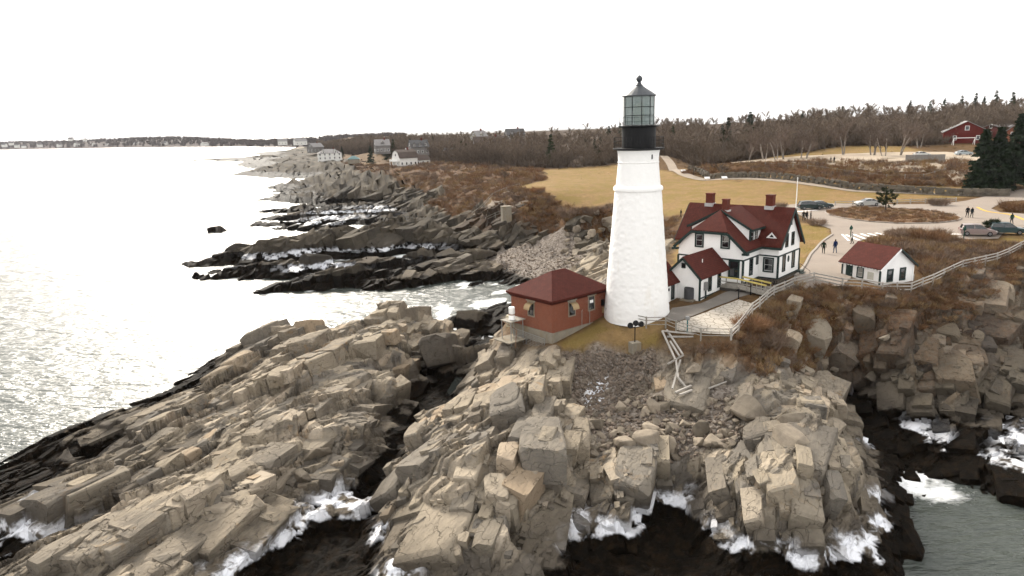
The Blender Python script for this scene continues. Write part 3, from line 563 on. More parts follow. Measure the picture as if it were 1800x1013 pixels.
# ------------------------------------------------------------------ sea
rows2 = [17.0]
while rows2[-1] < 9000: rows2.append(rows2[-1] * (1.012 if rows2[-1] < 400 else 1.06))
rows2 = np.array(rows2); _Y, _T = np.meshgrid(rows2, np.linspace(-1.2, 1.0, 270), indexing='ij'); sx = (_T * (_Y + 12)).ravel(); sy = _Y.ravel(); snr, snc = _Y.shape
def seafoam(x, y):
    f = np.zeros(x.shape); m = (y < 420)
    d = hbase(x[m], y[m])
    n = fbm(x[m] * .35, y[m] * .35, 4, 91)
    f[m] = np.clip(np.exp(-((d + .55) / .55) ** 2) * sstep(.48, .66, n) * 1.2, 0, 1) * sstep(60, 110, y[m])
    for (u, v, r, a) in ((1625, 853, 2.6, 1.3), (1590, 838, 2.0, 1.0), (545, 478, 6, .8), (430, 484, 5, .8), (650, 442, 4, .7), (900, 492, 2.5, .8), (820, 484, 3, .7)):
        c = at(u, v, 0); f = np.maximum(f, np.clip(a * np.exp(-((np.hypot(x - c[0], y - c[1]) / r) ** 2)) * (1.7 * fbm(x * .8, y * .8, 4, 95) - .1), 0, .75))
    return f
ff = seafoam(sx, sy)
sme = sheet('sea', sx, sy, sx * 0, snr, snc, {'foam': np.stack([ff, ff, ff], 1)})
def sea_material():
    m = bpy.data.materials.new('sea_water'); m.use_nodes = True; t = m.node_tree; N = t.nodes; L = t.links; p = N['Principled BSDF']
    p.inputs['IOR'].default_value = 1.333; p.inputs['Specular IOR Level'].default_value = .5
    geo = N.new('ShaderNodeNewGeometry'); mp = N.new('ShaderNodeMapping'); mp.inputs['Rotation'].default_value = (0, 0, R(-25)); mp.inputs['Scale'].default_value = (.55, 1.5, 1); L.new(geo.outputs['Position'], mp.inputs[0])
    hs = None
    for s, a in ((.22, 1.0), (.8, .5), (2.6, .16)):
        n = N.new('ShaderNodeTexNoise'); n.inputs['Scale'].default_value = s; n.inputs['Detail'].default_value = 3; n.inputs['Distortion'].default_value = .4; L.new(mp.outputs[0], n.inputs['Vector'])
        q = N.new('ShaderNodeMath'); q.operation = 'MULTIPLY'; q.inputs[1].default_value = a; L.new(n.outputs[0], q.inputs[0])
        if hs is None: hs = q.outputs[0]
        else:
            ad = N.new('ShaderNodeMath'); L.new(hs, ad.inputs[0]); L.new(q.outputs[0], ad.inputs[1]); hs = ad.outputs[0]
    bp = N.new('ShaderNodeBump'); bp.inputs['Strength'].default_value = .8; bp.inputs['Distance'].default_value = 1.15; L.new(hs, bp.inputs['Height']); L.new(bp.outputs[0], p.inputs['Normal'])
    va = N.new('ShaderNodeVertexColor'); va.layer_name = 'foam'; n = N.new('ShaderNodeTexNoise'); n.inputs['Scale'].default_value = 1.8; n.inputs['Detail'].default_value = 8; n.inputs['Roughness'].default_value = .75; L.new(geo.outputs['Position'], n.inputs['Vector'])
    ad = N.new('ShaderNodeMath'); L.new(va.outputs[0], ad.inputs[0]); L.new(n.outputs[0], ad.inputs[1]); mr = N.new('ShaderNodeMapRange'); mr.inputs[1].default_value = .74; mr.inputs[2].default_value = 1.3; L.new(ad.outputs[0], mr.inputs[0])
    mc = N.new('ShaderNodeMixRGB'); mc.inputs[1].default_value = (.045, .052, .045, 1); mc.inputs[2].default_value = (.85, .86, .86, 1); L.new(mr.outputs[0], mc.inputs[0]); L.new(mc.outputs[0], p.inputs['Base Color'])
    rr = N.new('ShaderNodeMapRange'); rr.inputs[3].default_value = .26; rr.inputs[4].default_value = .8; L.new(mr.outputs[0], rr.inputs[0]); L.new(rr.outputs[0], p.inputs['Roughness'])
    return m
tag(link('sea', sme, sea_material()), kind='structure')

# still water left in the gully and in hollows of the rock
M_pool = mat('tide_pool_water', (.05, .055, .05), .04, .2, 1.0, spec=.6)
def pool(pts, z, label):
    P_ = [at(u, v, z) for u, v in pts]; b = MB(); b.slab([(x, y, z) for x, y, _ in P_], .5); o = b.build('tide_pool', M_pool); tag(o, kind='structure'); return o
pool([(785, 690), (800, 665), (815, 645), (838, 632), (842, 650), (822, 668), (818, 690), (795, 697)], 1.02, 'a'); pool([(738, 748), (745, 728), (760, 722), (766, 740), (752, 752)], 1.0, 'b'); pool([(835, 618), (842, 600), (850, 590), (852, 612), (842, 622)], .95, 'c')
# ------------------------------------------------------------------ building materials
M_white = mat('white_masonry_paint', (.78, .77, .75), .8, .03, 2.0, stain=((.62, .56, .46, 1), .9, .35, .62, .35), bump=.06, bscale=2.4)
M_clap = mat('white_clapboard', (.84, .83, .81), .6, .03, 1.0, lines=(.13, .01), stain=((.66, .64, .6, 1), .8, .5, .62, .3))
M_trimw = mat('white_trim', (.82, .81, .79), .55, .04, 4.0)
M_green = mat('dark_green_trim', (.028, .05, .046), .5, .2, 3.0)
M_roof = mat('red_asphalt_shingle', (.125, .03, .021), .9, .30, 1.4, brick=((.092, .021, .015, 1), (.035, .011, .008, 1), .34, .17, .012, 'flat'), bump=.02, bscale=40)
M_black = mat('black_iron_paint', (.008, .008, .009), .6, .3, 3.0, spec=.2)
M_slate = mat('grey_lantern_roof', (.05, .058, .068), .5, .2, 3.0, spec=.5)
M_lglass = mat('lantern_glass', (.16, .21, .19), .08, .5, 1.2, spec=.9)
M_win = mat('dark_window_glass', (.02, .023, .026), .06, .5, 1.0, spec=.9)
M_winw = mat('window_with_blind', (.34, .33, .30), .15, .4, 1.6, spec=.8)
M_sash = mat('grey_white_sash', (.55, .55, .53), .5, .08, 4.0)
M_brick = mat('red_brick', (.29, .083, .042), .85, .28, 1.6, brick=((.25, .065, .034, 1), (.36, .21, .15, 1), .21, .072, .008, 'wall'))
M_chim = mat('chimney_brick', (.20, .045, .03), .85, .25, 2.0, brick=((.15, .034, .022, 1), (.12, .05, .035, 1), .21, .072, .01, 'wall'))
M_conc = mat('weathered_concrete', (.34, .30, .235), .9, .2, 1.6, bump=.02, bscale=12, stain=((.20, .15, .09, 1), 1.2, .4, .5, .6))
M_stone = mat('granite_foundation', (.16, .13, .105), .9, .4, 1.8, brick=((.22, .185, .15, 1), (.05, .042, .035, 1), .7, .32, .03, 'wall'))
M_lens = mat('brass_lens', (.75, .62, .32), .25, .3, 3.0, spec=.8)
M_tan = mat('tan_metal_hood', (.50, .36, .20), .4, .15, 2.0, metallic=.3)
M_wood = mat('weathered_grey_wood', (.40, .37, .32), .85, .25, 2.5, bump=.01, bscale=20)
M_woodw = mat('pale_fence_wood', (.52, .48, .43), .85, .18, 2.0, bump=.01, bscale=20)
M_yel = mat('yellow_handrail_paint', (.62, .50, .16), .5, .15, 3.0)
M_steel = mat('galvanised_steel', (.42, .42, .41), .45, .2, 3.0, metallic=.6)
M_flash = mat('lead_flashing', (.55, .54, .53), .6, .15, 3.0)

# ------------------------------------------------------------------ lighthouse
TX, TY, TZ = 12.9, 71.5, 9.9
lh = empty('lighthouse', (TX, TY, TZ), 0, 'tall white round lighthouse tower with black lantern, tallest thing on the point', 'lighthouse')
def lat(name, prof, m, parent, n=64, smooth=True):
    b = MB(); b.lathe(prof, n); return b.build(name, m, parent, smooth=smooth)
def tower_shell():
    """rubble-stone tower: lathe with an uneven plastered surface"""
    n = 160; prof = []
    H_ = 12.75
    for k in range(141):
        z = -.6 + (H_ + .6) * k / 140; r = 3.36 - (3.36 - 2.30) * max(z, 0) / H_ ; prof.append((r, z))
    V = []; F = []
    for k, (r, z) in enumerate(prof):
        a = np.arange(n) * 2 * np.pi / n
        d = .085 * (fbm(a * 4.2 * 2.5 / 1.2 + 40, np.full(n, z * 3.4), 3, 7) - .5)
        wl = sstep(0, .5, a) * 1.0
        d2 = .085 * (fbm((a - 2 * np.pi) * 4.2 * 2.5 / 1.2 + 40, np.full(n, z * 3.4), 3, 7) - .5)
        bl = sstep(5.2, 6.28, a); dd = d * (1 - bl) + d2 * bl
        rr = r + dd
        V += [(float(rr[i] * np.cos(a[i])), float(rr[i] * np.sin(a[i])), z) for i in range(n)]
    K = len(prof)
    F = [(k * n + i, k * n + (i + 1) % n, (k + 1) * n + (i + 1) % n, (k + 1) * n + i) for k in range(K - 1) for i in range(n)]
    b = MB(); b.add(V, F); return b
tower_shell().build('tower_wall', M_white, lh, smooth=True)
lat('belt_course', [(2.2, 12.7), (2.45, 12.72), (2.47, 12.9), (2.42, 13.06), (2.2, 13.22)], M_white, lh)
lat('upper_tower_wall', [(2.2, 13.2), (2.0, 15.35), (2.04, 15.4), (2.04, 15.5), (1.99, 15.55), (2.02, 16.2), (2.08, 16.62)], M_white, lh)
lat('gallery_deck', [(1.5, 16.6), (2.15, 16.62), (2.5, 16.74), (2.5, 16.84), (1.5, 16.85)], M_black, lh)
lat('watch_room', [(1.66, 16.8), (1.66, 18.8), (1.74, 18.86)], M_black, lh)
lat('lantern_deck', [(1.4, 18.84), (1.97, 18.86), (2.0, 18.9), (2.0, 18.97), (1.4, 19.0)], M_black, lh)
b = MB()
def railing(parent, r, z, h, n, rails, name):
    b = MB()
    for i in range(n):
        a = 2 * math.pi * i / n; c, s = math.cos(a), math.sin(a)
        b.tube((r * c, r * s, z), (r * c, r * s, z + h), .014, n=4)
    for hh in rails:
        pts = [(r * math.cos(2 * math.pi * i / 40), r * math.sin(2 * math.pi * i / 40), z + hh) for i in range(41)]
        for p, q in zip(pts[:-1], pts[1:]): b.tube(p, q, .018, n=4, cap=False)
    return b.build(name, M_black, parent)
railing(lh, 2.42, 16.84, 1.05, 56, (.35, .7, 1.05), 'gallery_railing')
railing(lh, 1.92, 18.97, .8, 16, (.4, .8), 'lantern_railing')
lat('lens', [(.32, 19.2), (.5, 19.5), (.55, 20.2), (.5, 20.9), (.3, 21.3)], M_lens, lh, 24)
NP = 10
LG = bpy.data.materials.new('lantern_pane'); LG.use_nodes = True; _p = LG.node_tree.nodes['Principled BSDF']; _p.inputs['Base Color'].default_value = (.14, .19, .18, 1); _p.inputs['Roughness'].default_value = .05; _p.inputs['Alpha'].default_value = .62; _p.inputs['Specular IOR Level'].default_value = .9
for tier, (z0, z1) in enumerate(((19.02, 19.95), (19.95, 20.75), (20.75, 21.75))):
    for i in range(NP):
        a0 = 2 * math.pi * (i + .5) / NP; a1 = 2 * math.pi * (i + 1.5) / NP; r = 1.46
        b = MB(); am = (a0 + a1) / 2
        q = [(r * math.cos(a0), r * math.sin(a0), z0 + .02), (r * math.cos(a1), r * math.sin(a1), z0 + .02), (r * math.cos(a1), r * math.sin(a1), z1 - .02), (r * math.cos(a0), r * math.sin(a0), z1 - .02)]
        b.prism(q, (-.02 * math.cos(am), -.02 * math.sin(am), 0)); b.build('lantern_pane', LG, lh)
for i in range(NP):
    a0 = 2 * math.pi * (i + .5) / NP
    b = MB(); b.tube((1.48 * math.cos(a0), 1.48 * math.sin(a0), 18.98), (1.48 * math.cos(a0), 1.48 * math.sin(a0), 21.8), .035, n=6); b.build('mullion', M_black, lh)
for zz in (19.0, 19.95, 20.75, 21.76):
    b = MB(); pts = [(1.48 * math.cos(2 * math.pi * (i + .5) / NP), 1.48 * math.sin(2 * math.pi * (i + .5) / NP), zz) for i in range(NP + 1)]
    for p, q in zip(pts[:-1], pts[1:]): b.tube(p, q, .03, n=5)
    b.build('glazing_bar', M_black, lh)
rf = lat('lantern_roof', [(1.3, 21.74), (1.66, 21.76), (1.68, 21.84), (1.2, 22.18), (.7, 22.5), (.36, 22.74), (.34, 22.86), (.2, 22.9)], M_slate, lh, 20, False)
lat('vent_ball', [(.16, 22.88), (.22, 22.95), (.2, 23.05), (.14, 23.1), (.22, 23.18), (.3, 23.32), (.31, 23.42), (.26, 23.58), (.12, 23.7), (.02, 23.74)], M_slate, lh, 20)
b = MB(); b.tube((0, 0, 23.7), (0, 0, 24.5), .018, .006, n=5); b.build('lightning_rod', M_black, lh)
b = MB(); b.tube((1.55, -1.0, 18.97), (1.55, -1.0, 20.2), .012, n=4); b.tube((1.5, -1.0, 20.2), (1.62, -1.0, 20.2), .02, n=4); b.build('wind_gauge', M_black, lh)
b = MB()   # small window up the shaft
b.box((1.0, -1.72, 16.0), (.16, .1, .45), rz=R(30)); b.build('slit_window', M_win, lh)
b = MB()
for s_, (ax, zz, hh) in enumerate(((-1.35, 6.3, .9), (-.8, 3.6, .7))):
    pass
# ------------------------------------------------------------------ windows and walls
def window(parent, c, w, h, out, trim=M_green, pane=M_win, sash=M_sash, tw=.13, name='window', mid=True, deep=.06):
    """framed sash window on a wall; c centre on the wall plane, out = outward unit vector"""
    o = Vector(out); s = Vector((-o.y, o.x, 0)); c = Vector(c)
    def bxx(mb, ds, dz, ww, hh, d0, d1):
        q = c + s * ds + Vector((0, 0, dz)) + o * ((d0 + d1) / 2)
        ang = math.atan2(s.y, s.x); mb.box(q, (ww, abs(d1 - d0), hh), rz=ang)
    b = MB()
    for sx in (-1, 1): bxx(b, sx * (w / 2 + tw / 2), 0, tw, h + 2 * tw, -.03, deep)
    bxx(b, 0, h / 2 + tw / 2, w, tw, -.03, deep + .015); bxx(b, 0, -h / 2 - tw / 2, w + tw, tw, -.03, deep + .03)
    f = b.build(name, trim, parent)
    b = MB(); bxx(b, 0, 0, w, h, -.02, .012); b.build('pane', pane, f)
    if sash:
        b = MB()
        for sx in (-1, 1): bxx(b, sx * (w / 2 - .02), 0, .045, h, .0, .03)
        bxx(b, 0, h / 2 - .025, w, .05, .0, .032); bxx(b, 0, -h / 2 + .03, w, .06, .0, .032)
        if mid: bxx(b, 0, .0, w, .05, .0, .034)
        b.build('sash', sash, f)
    return f
# ------------------------------------------------------------------ keeper's house
HA = R(48.7)
hs = empty('keepers_house', (30.75, 80.3, 0), HA, 'large white two storey house with dark red roofs, green trim and chimneys', 'house')
EZ, RZ, FZ, BZ = 14.9, 19.05, 11.1, 13.72
LW, DW = 12.6, 6.7          # main block length (local y) and depth (local x)
W0, W1, WA = 2.25, 10.3, -4.5
def gable_poly(y, x0, x1, z0, ze, zr):
    return [(x0, y, z0), (x1, y, z0), (x1, y, ze), ((x0 + x1) / 2, y, zr), (x0, y, ze)]
b = MB(); b.prism(gable_poly(0, 0, DW, FZ, EZ - .1, RZ - .3), (0, LW, 0)); b.build('main_wall', M_clap, hs)
mid_y = (W0 + W1) / 2
b = MB(); b.prism([(WA, W0, FZ), (WA, W1, FZ), (WA, W1, EZ - .1), (WA, mid_y + 2.3, 16.75), (WA, mid_y - 2.3, 16.75), (WA, W0, EZ - .1)], (4.7, 0, 0)); b.build('wing_wall', M_clap, hs)
b = MB(); b.bx(-.04, DW + .04, -.04, LW + .04, 9.6, FZ - .005); b.build('foundation', M_stone, hs)
b = MB(); b.bx(WA - .04, .5, W0 - .04, W1 + .04, 9.6, FZ - .008); b.build('wing_foundation', M_stone, hs)
oh = .42; cx = DW / 2
def roof_part(name, polys, th=.16, m=M_roof, parent=hs):
    b = MB()
    for p in polys: b.slab(p, th)
    return b.build(name, m, parent)
roof = roof_part('main_roof', [[(-oh, -oh, EZ), (cx, -oh, RZ), (cx, LW + oh, RZ), (-oh, LW + oh, EZ)]])
roof_part('rear_roof', [[(DW + oh, -oh, EZ - .3), (DW + oh, LW + oh, EZ - .3), (cx, LW + oh, RZ + .002), (cx, -oh, RZ + .002)]])
# wing roof: two slopes with a clipped (jerkinhead) end
wr = RZ - .04; ca = WA - oh; clipz = 16.86; cy = 2.25
roof_part('wing_roof', [[(ca, W0 - oh, EZ), (ca, mid_y - cy, clipz), (-2.15, mid_y, wr), (cx, mid_y, wr), (-.1, W0 - oh, EZ)],
                        [(ca, W1 + oh, EZ), (-.1, W1 + oh, EZ), (cx, mid_y, wr + .001), (-2.15, mid_y, wr + .001), (ca, mid_y + cy, clipz)]])
roof_part('clipped_hip', [[(ca - .02, mid_y - cy, clipz + .004), (ca - .02, mid_y + cy, clipz + .004), (-2.15, mid_y, wr + .006)]])
for sgn, nm in ((1, 'side_dormer'), (-1, 'side_dormer')):
    fy = (lambda y: y) if sgn == 1 else (lambda y: W0 + W1 - y)
    d = empty(nm, (0, 0, 0), 0, parent=hs)
    b = MB(); b.prism([(-2.1, fy(2.62), 15.0), (-2.1, fy(2.62), 16.78), (-2.1, fy(6.0), 18.55), (-2.1, fy(6.0), 17.6)], (3.0, 0, 0)); b.build('dormer_wall', M_clap, d)
    roof_part('dormer_roof', [[(-2.42, fy(2.2), 16.98), (1.35, fy(2.2), 16.98), (cx + .1, fy(mid_y), wr + .05), (-2.1, fy(mid_y), wr + .05)]], .14, M_roof, d)
    b = MB(); b.bar((-2.44, fy(2.2), 16.84), (-2.14, fy(mid_y), wr - .09), .06, .24); b.bx(-2.44, 1.3, fy(2.2) - .03, fy(2.2) + .03, 16.72, 16.94); b.build('dormer_fascia', M_green, d)
    b = MB(); b.bx(-2.15, -2.02, fy(2.57), fy(2.7), 15.3, 16.8); b.build('corner_board', M_green, d)
    for ax in (-1.5, -.35):
        window(hs, (ax, fy(2.62), 16.05), .62, 1.05, (0, -sgn, 0), M_green, M_winw if ax > -1 else M_win, M_sash, .1)
# eaves and rakes in green
def trim(name, segs, w_=.09, h_=.26, parent=hs, m=M_green):
    b = MB()
    for p, q in segs: b.bar(p, q, w_, h_)
    return b.build(name, m, parent)
dz = .24
trim('eave_board', [((-oh - .02, -oh, EZ - dz), (-oh - .02, W0 - oh, EZ - dz))])
trim('rake_board', [((-oh, -oh - .03, EZ - dz), (cx, -oh - .03, RZ - dz))], .1, .3)
trim('rake_board', [((cx, -oh - .03, RZ - dz), (DW + oh, -oh - .03, EZ - .3 - dz))], .1, .3)
trim('rake_board', [((ca - .02, W0 - oh, EZ - dz), (ca - .02, mid_y - cy, clipz - dz))], .1, .3)
trim('rake_board', [((ca - .02, W1 + oh, EZ - dz), (ca - .02, mid_y + cy, clipz - dz))], .1, .3)
trim('rake_board', [((ca - .04, mid_y - cy, clipz - dz + .02), (ca - .04, mid_y + cy, clipz - dz + .02))], .1, .26)
trim('eave_board', [((ca, W0 - oh - .02, EZ - dz), (-.3, W0 - oh - .02, EZ - dz))])
trim('rake_board', [((-oh, LW + oh + .03, EZ - dz), (cx, LW + oh + .03, RZ - dz))], .1, .3)
for sgn in (W0 - oh + .1, W1 + oh - .1):
    b = MB(); b.bx(ca - .06, WA, sgn - .35, sgn + .35, EZ - .52, EZ - .3); b.build('eave_return', M_green, hs)
# belt and corner boards
trim('belt_board', [((-.03, -.03, BZ), (DW, -.03, BZ))], .06, .16); trim('belt_board', [((-.03, -.0, BZ), (-.03, W0, BZ))], .06, .16)
trim('belt_board', [((WA, W0 - .03, BZ), (0, W0 - .03, BZ))], .06, .16); trim('belt_board', [((WA - .03, W0, BZ), (WA - .03, W1, BZ))], .06, .16)
for (x, y) in ((0, 0), (DW, 0), (WA, W0), (WA, W1)):
    b = MB(); b.box((x, y, (FZ + BZ) / 2), (.2, .2, BZ - FZ)); b.build('corner_board', M_green, hs)
trim('water_table', [((-.05, -.05, FZ), (DW, -.05, FZ))], .08, .14); trim('water_table', [((-.05, 0, FZ), (-.05, W0, FZ))], .08, .14); trim('water_table', [((WA, W0 - .05, FZ), (0, W0 - .05, FZ))], .08, .14)
# windows
window(hs, (WA, 3.3, 12.68), 1.0, 1.75, (-1, 0, 0), M_green, M_win, M_green, .16)
window(hs, (WA, 7.65, 15.64), .8, 1.35, (-1, 0, 0), M_green, M_win, M_sash, .16)
window(hs, (WA, 4.45, 15.72), .82, 1.35, (-1, 0, 0), M_green, M_win, M_sash, .16)
window(hs, (-2.3, W0, 12.7), .72, 1.75, (0, -1, 0), M_green, M_win, M_green, .14)
window(hs, (-.6, W0, 13.15), .45, .7, (0, -1, 0), M_green, M_win, None, .1)
window(hs, (0, 1.12, 12.65), .95, 1.45, (-1, 0, 0), M_green, M_win, M_sash, .16)
window(hs, (1.75, 0, 12.7), .72, 1.75, (0, -1, 0), M_green, M_win, M_green, .14)
window(hs, (4.75, 0, 12.7), .72, 1.75, (0, -1, 0), M_green, M_win, M_green, .14)
for ax in (2.35, 4.25): window(hs, (ax, 0, 15.3), .68, 1.35, (0, -1, 0), M_green, M_win, M_green, .12)
window(hs, (3.45, 0, 17.4), .34, .62, (0, -1, 0), M_green, M_win, None, .09)
b = MB(); b.lathe([(.02, 0), (.26, 0), (.32, .0), (.32, .06), (.26, .07), (.02, .03)], 20)
ov = b.build('oval_window', M_green, hs, (3.15, -.0, 13.0)); ov.rotation_euler = (R(90), 0, 0); ov.scale = (.8, 1.2, 1)
# eyebrow gable on the front slope
b = MB(); b.prism([(.25, .35, 15.75), (.25, 1.65, 15.75), (.25, 1.0, 16.45)], (1.2, 0, .0)); ey = b.build('roof_vent', M_trimw, hs)
roof_part('vent_roof', [[(.15, .22, 15.72), (.15, 1.0, 16.56), (1.6, 1.0, 16.56), (1.0, .22, 15.72)], [(.15, 1.78, 15.72), (1.0, 1.78, 15.72), (1.6, 1.0, 16.561), (.15, 1.0, 16.561)]], .07, M_roof, ey)
b = MB(); b.prism([(.24, .72, 15.86), (.24, 1.28, 15.86), (.24, 1.0, 16.2)], (-.02, 0, 0)); b.build('vent_louver', M_win, ey)
for (x, y, zb, zt, wd) in ((3.35, 10.2, 18.4, 20.35, .85), (-1.2, 6.05, 18.2, 20.2, .68), (3.35, 2.55, 18.4, 20.45, .85)):
    b = MB(); b.bx(x - wd / 2, x + wd / 2, y - wd / 2, y + wd / 2, zb, zt - .12); ch = b.build('chimney', M_chim, hs)
    b = MB(); b.bx(x - wd / 2 - .05, x + wd / 2 + .05, y - wd / 2 - .05, y + wd / 2 + .05, zt - .12, zt); b.build('chimney_cap', M_chim, ch)
    b = MB(); b.bx(x - wd / 2 - .1, x + wd / 2 + .1, y - wd / 2 - .1, y + wd / 2 + .1, zb + .3, zb + .72); b.build('flashing', M_flash, ch)
# front door
b = MB(); b.bx(WA - .05, WA + .02, 4.5, 5.3, FZ, 13.15); dr = b.build('door', M_trimw, hs)
b = MB(); b.bx(WA - .07, WA - .03, 4.62, 5.18, 12.35, 12.95); b.build('door_pane', M_win, dr)
b = MB(); b.bx(WA - .04, WA + .02, 5.32, 5.75, FZ, 13.3); b.build('door_trim', M_green, hs)
# steps at the far right corner
for k in range(4):
    b = MB(); b.bx(6.05, 7.35, -.5 - .32 * k, -.06 - .32 * k, 9.9, 11.05 - .24 * k); b.build('step', mat('green_painted_steps', (.10, .12, .105), .7, .2, 2), hs)
b = MB()
for y_ in (-.4, -1.65): b.tube((6.05, y_, 10.1 if y_ < -1 else 10.9), (6.05, y_, 11.2 if y_ < -1 else 12.0), .025, n=5)
b.tube((6.05, -.4, 12.0), (6.05, -1.65, 11.2), .025, n=5); b.build('stair_rail', M_black, hs)

# ------------------------------------------------------------------ annex between the house and the tower
ax_ = empty('gabled_annex', (30.75, 80.3, 0), HA, 'small white gabled annex with dark red roof joined to front of house', 'annex')
AX0, AX1, AY0, AY1 = -11.35, WA - .05, 4.05, 7.9
my = (AY0 + AY1) / 2
b = MB(); b.prism([(AX0, AY0, 9.9), (AX0, AY1, 9.9), (AX0, AY1, 12.85), (AX0, my, 14.7), (AX0, AY0, 12.85)], (AX1 - AX0, 0, 0)); b.build('annex_wall', M_clap, ax_)
roof_part('annex_roof', [[(AX0 - .35, AY0 - .35, 12.72), (AX1 - .05, AY0 - .35, 12.72), (AX1 - .05, my, 14.95), (AX0 - .35, my, 14.95)], [(AX0 - .35, AY1 + .35, 12.72), (AX0 - .35, my, 14.951), (AX1 - .05, my, 14.951), (AX1 - .05, AY1 + .35, 12.72)]], .14, M_roof, ax_)
trim('rake_board', [((AX0 - .37, AY0 - .35, 12.5), (AX0 - .37, my, 14.73))], .08, .24, ax_); trim('rake_board', [((AX0 - .37, AY1 + .35, 12.5), (AX0 - .37, my, 14.73))], .08, .24, ax_)
for y in (AY0, AY1):
    b = MB(); b.box((AX0, y, 11.4), (.18, .18, 2.7)); b.build('corner_board', M_green, ax_)
trim('water_table', [((AX0, AY0 - .04, 10.45), (AX1, AY0 - .04, 10.45))], .06, .14, ax_)
window(ax_, (-9.0, AY0, 11.75), .6, 1.5, (0, -1, 0), M_green, M_win, M_green, .13); window(ax_, (-6.7, AY0, 11.75), .6, 1.5, (0, -1, 0), M_green, M_win, M_green, .13)
window(ax_, (AX0, my + .05, 13.9), .34, .42, (-1, 0, 0), M_green, M_win, None, .07, 'gable_vent')
b = MB(); b.tube((-9.0, 5.0, 13.3), (-9.0, 5.0, 14.35), .045, n=6); b.build('vent_pipe', M_trimw, ax_)
b = MB(); b.bx(-10.45, -9.95, AY0 - .3, AY0 - .01, 11.2, 12.1); mb_ = b.build('meter_box', M_steel, ax_)
b = MB(); b.tube((-10.3, AY0 - .15, 9.9), (-10.3, AY0 - .15, 11.2), .05, n=6); b.tube((-10.1, AY0 - .15, 9.9), (-10.1, AY0 - .15, 11.2), .04, n=6); b.build('conduit', M_green, mb_)
lk = empty('link_passage', (30.75, 80.3, 0), HA, 'low white passage with red roof between lighthouse tower and gabled annex', 'passage')
LY0, LY1, LX0, LX1 = 6.75, 9.9, -15.2, -9.6
lm = (LY0 + LY1) / 2
b = MB(); b.prism([(LX0, LY0, 9.6), (LX0, LY1, 9.6), (LX0, LY1, 12.2), (LX0, lm, 13.9), (LX0, LY0, 12.2)], (AX0 - LX0 - .02, 0, 0)); b.build('passage_wall', M_clap, lk)
roof_part('passage_roof', [[(LX0, LY0 - .35, 12.1), (AX0 + .5, LY0 - .35, 12.1), (AX0 + .5, lm, 14.1), (LX0, lm, 14.1)], [(LX0, LY1 + .35, 12.1), (LX0, lm, 14.101), (AX0 + .5, lm, 14.101), (AX0 + .5, LY1 + .35, 12.1)]], .13, M_roof, lk)
window(lk, (-12.35, LY0, 11.1), .48, 1.5, (0, -1, 0), M_green, M_win, M_green, .12)
b = MB(); b.bx(-13.35, -13.05, LY0 - .03, LY0 + .01, 11.3, 11.6); b.build('plaque', mat('blue_black_plaque', (.01, .015, .03), .4), lk)

# ------------------------------------------------------------------ brick fog signal building
BE = math.atan2(.65, .76)
bx0, by0 = 3.85, 67.1
bk = empty('fog_signal_building', (bx0, by0, 0), BE, 'red brick building with hipped dark red roof beside lighthouse', 'building')
BL, BWd = 7.8, 6.1
b = MB(); b.bx(0, BL, 0, BWd, 9.2, 12.35); b.build('brick_wall', M_brick, bk)
b = MB(); b.bx(-.12, BL + .12, -.12, BWd + .12, 6.6, 9.195); b.build('foundation', M_conc, bk)
o2 = .42; ez, rz_ = 12.55, 14.62; r0, r1 = BWd / 2 - .1, BL - BWd / 2 + .1
rp = [(-o2, -o2, ez), (BL + o2, -o2, ez), (BL + o2, BWd + o2, ez), (-o2, BWd + o2, ez), (r0, BWd / 2, rz_), (r1, BWd / 2, rz_)]
b = MB(); b.add(rp + [(x, y, z - .14) for x, y, z in rp[:4]], [(0, 1, 5, 4), (1, 2, 5), (2, 3, 4, 5), (3, 0, 4), (0, 6, 7, 1), (1, 7, 8, 2), (2, 8, 9, 3), (3, 9, 6, 0), (6, 9, 8, 7)]); b.build('hip_roof', M_roof, bk)
b = MB()
for zz, ex in ((12.28, .3), (12.16, .18), (12.04, .08)): b.bx(-ex, BL + ex, -ex, BWd + ex, zz, zz + .115)
b.build('cornice', M_roof, bk)
def bwin(c, out, hood):
    f = window(bk, c, .8, 1.35, out, M_conc, M_win, mat('dark_sash', (.06, .06, .06), .5), .13, 'window', True, .04)
    o = Vector(out); s = Vector((-o.y, o.x, 0))
    b = MB(); q = Vector(c) + Vector((0, 0, .86)) + o * .03; b.box(q, (1.35, .12, .14), rz=math.atan2(s.y, s.x)); b.build('lintel', M_conc, f)
    if hood:
        b = MB(); n = 8; pts = []
        for k in range(n + 1):
            a = R(90) * k / n; pts.append(o * (.05 + .62 * math.sin(a)) + Vector((0, 0, .62 * math.cos(a) - .02)))
        base = Vector(c) + Vector((0, 0, .05))
        V = []
        for p in pts: V += [base + p - s * .42, base + p + s * .42]
        b.add(V, [(2 * k, 2 * k + 1, 2 * k + 3, 2 * k + 2) for k in range(n)])
        b.add([v - o * .03 - Vector((0, 0, .03)) for v in V], [(2 * k, 2 * k + 2, 2 * k + 3, 2 * k + 1) for k in range(n)])
        b.build('curved_hood', M_tan, f)
    else:
        b = MB(); b.box(Vector(c) + Vector((0, 0, .15)) + o * .02, (.5, .02, .35), rz=math.atan2(s.y, s.x)); b.build('blind', M_trimw, f)
bwin((2.75, 0, 11.2), (0, -1, 0), True); bwin((5.6, 0, 11.25), (0, -1, 0), False); bwin((0, 3.05, 11.15), (-1, 0, 0), True)
b = MB(); b.bx(7.05, 7.4, -.16, -.01, 10.7, 11.35); b.build('junction_box', M_black, bk)
b = MB(); b.bx(7.2, 7.45, -.2, -.02, 9.9, 10.5); b.build('meter_box', M_tan, bk)
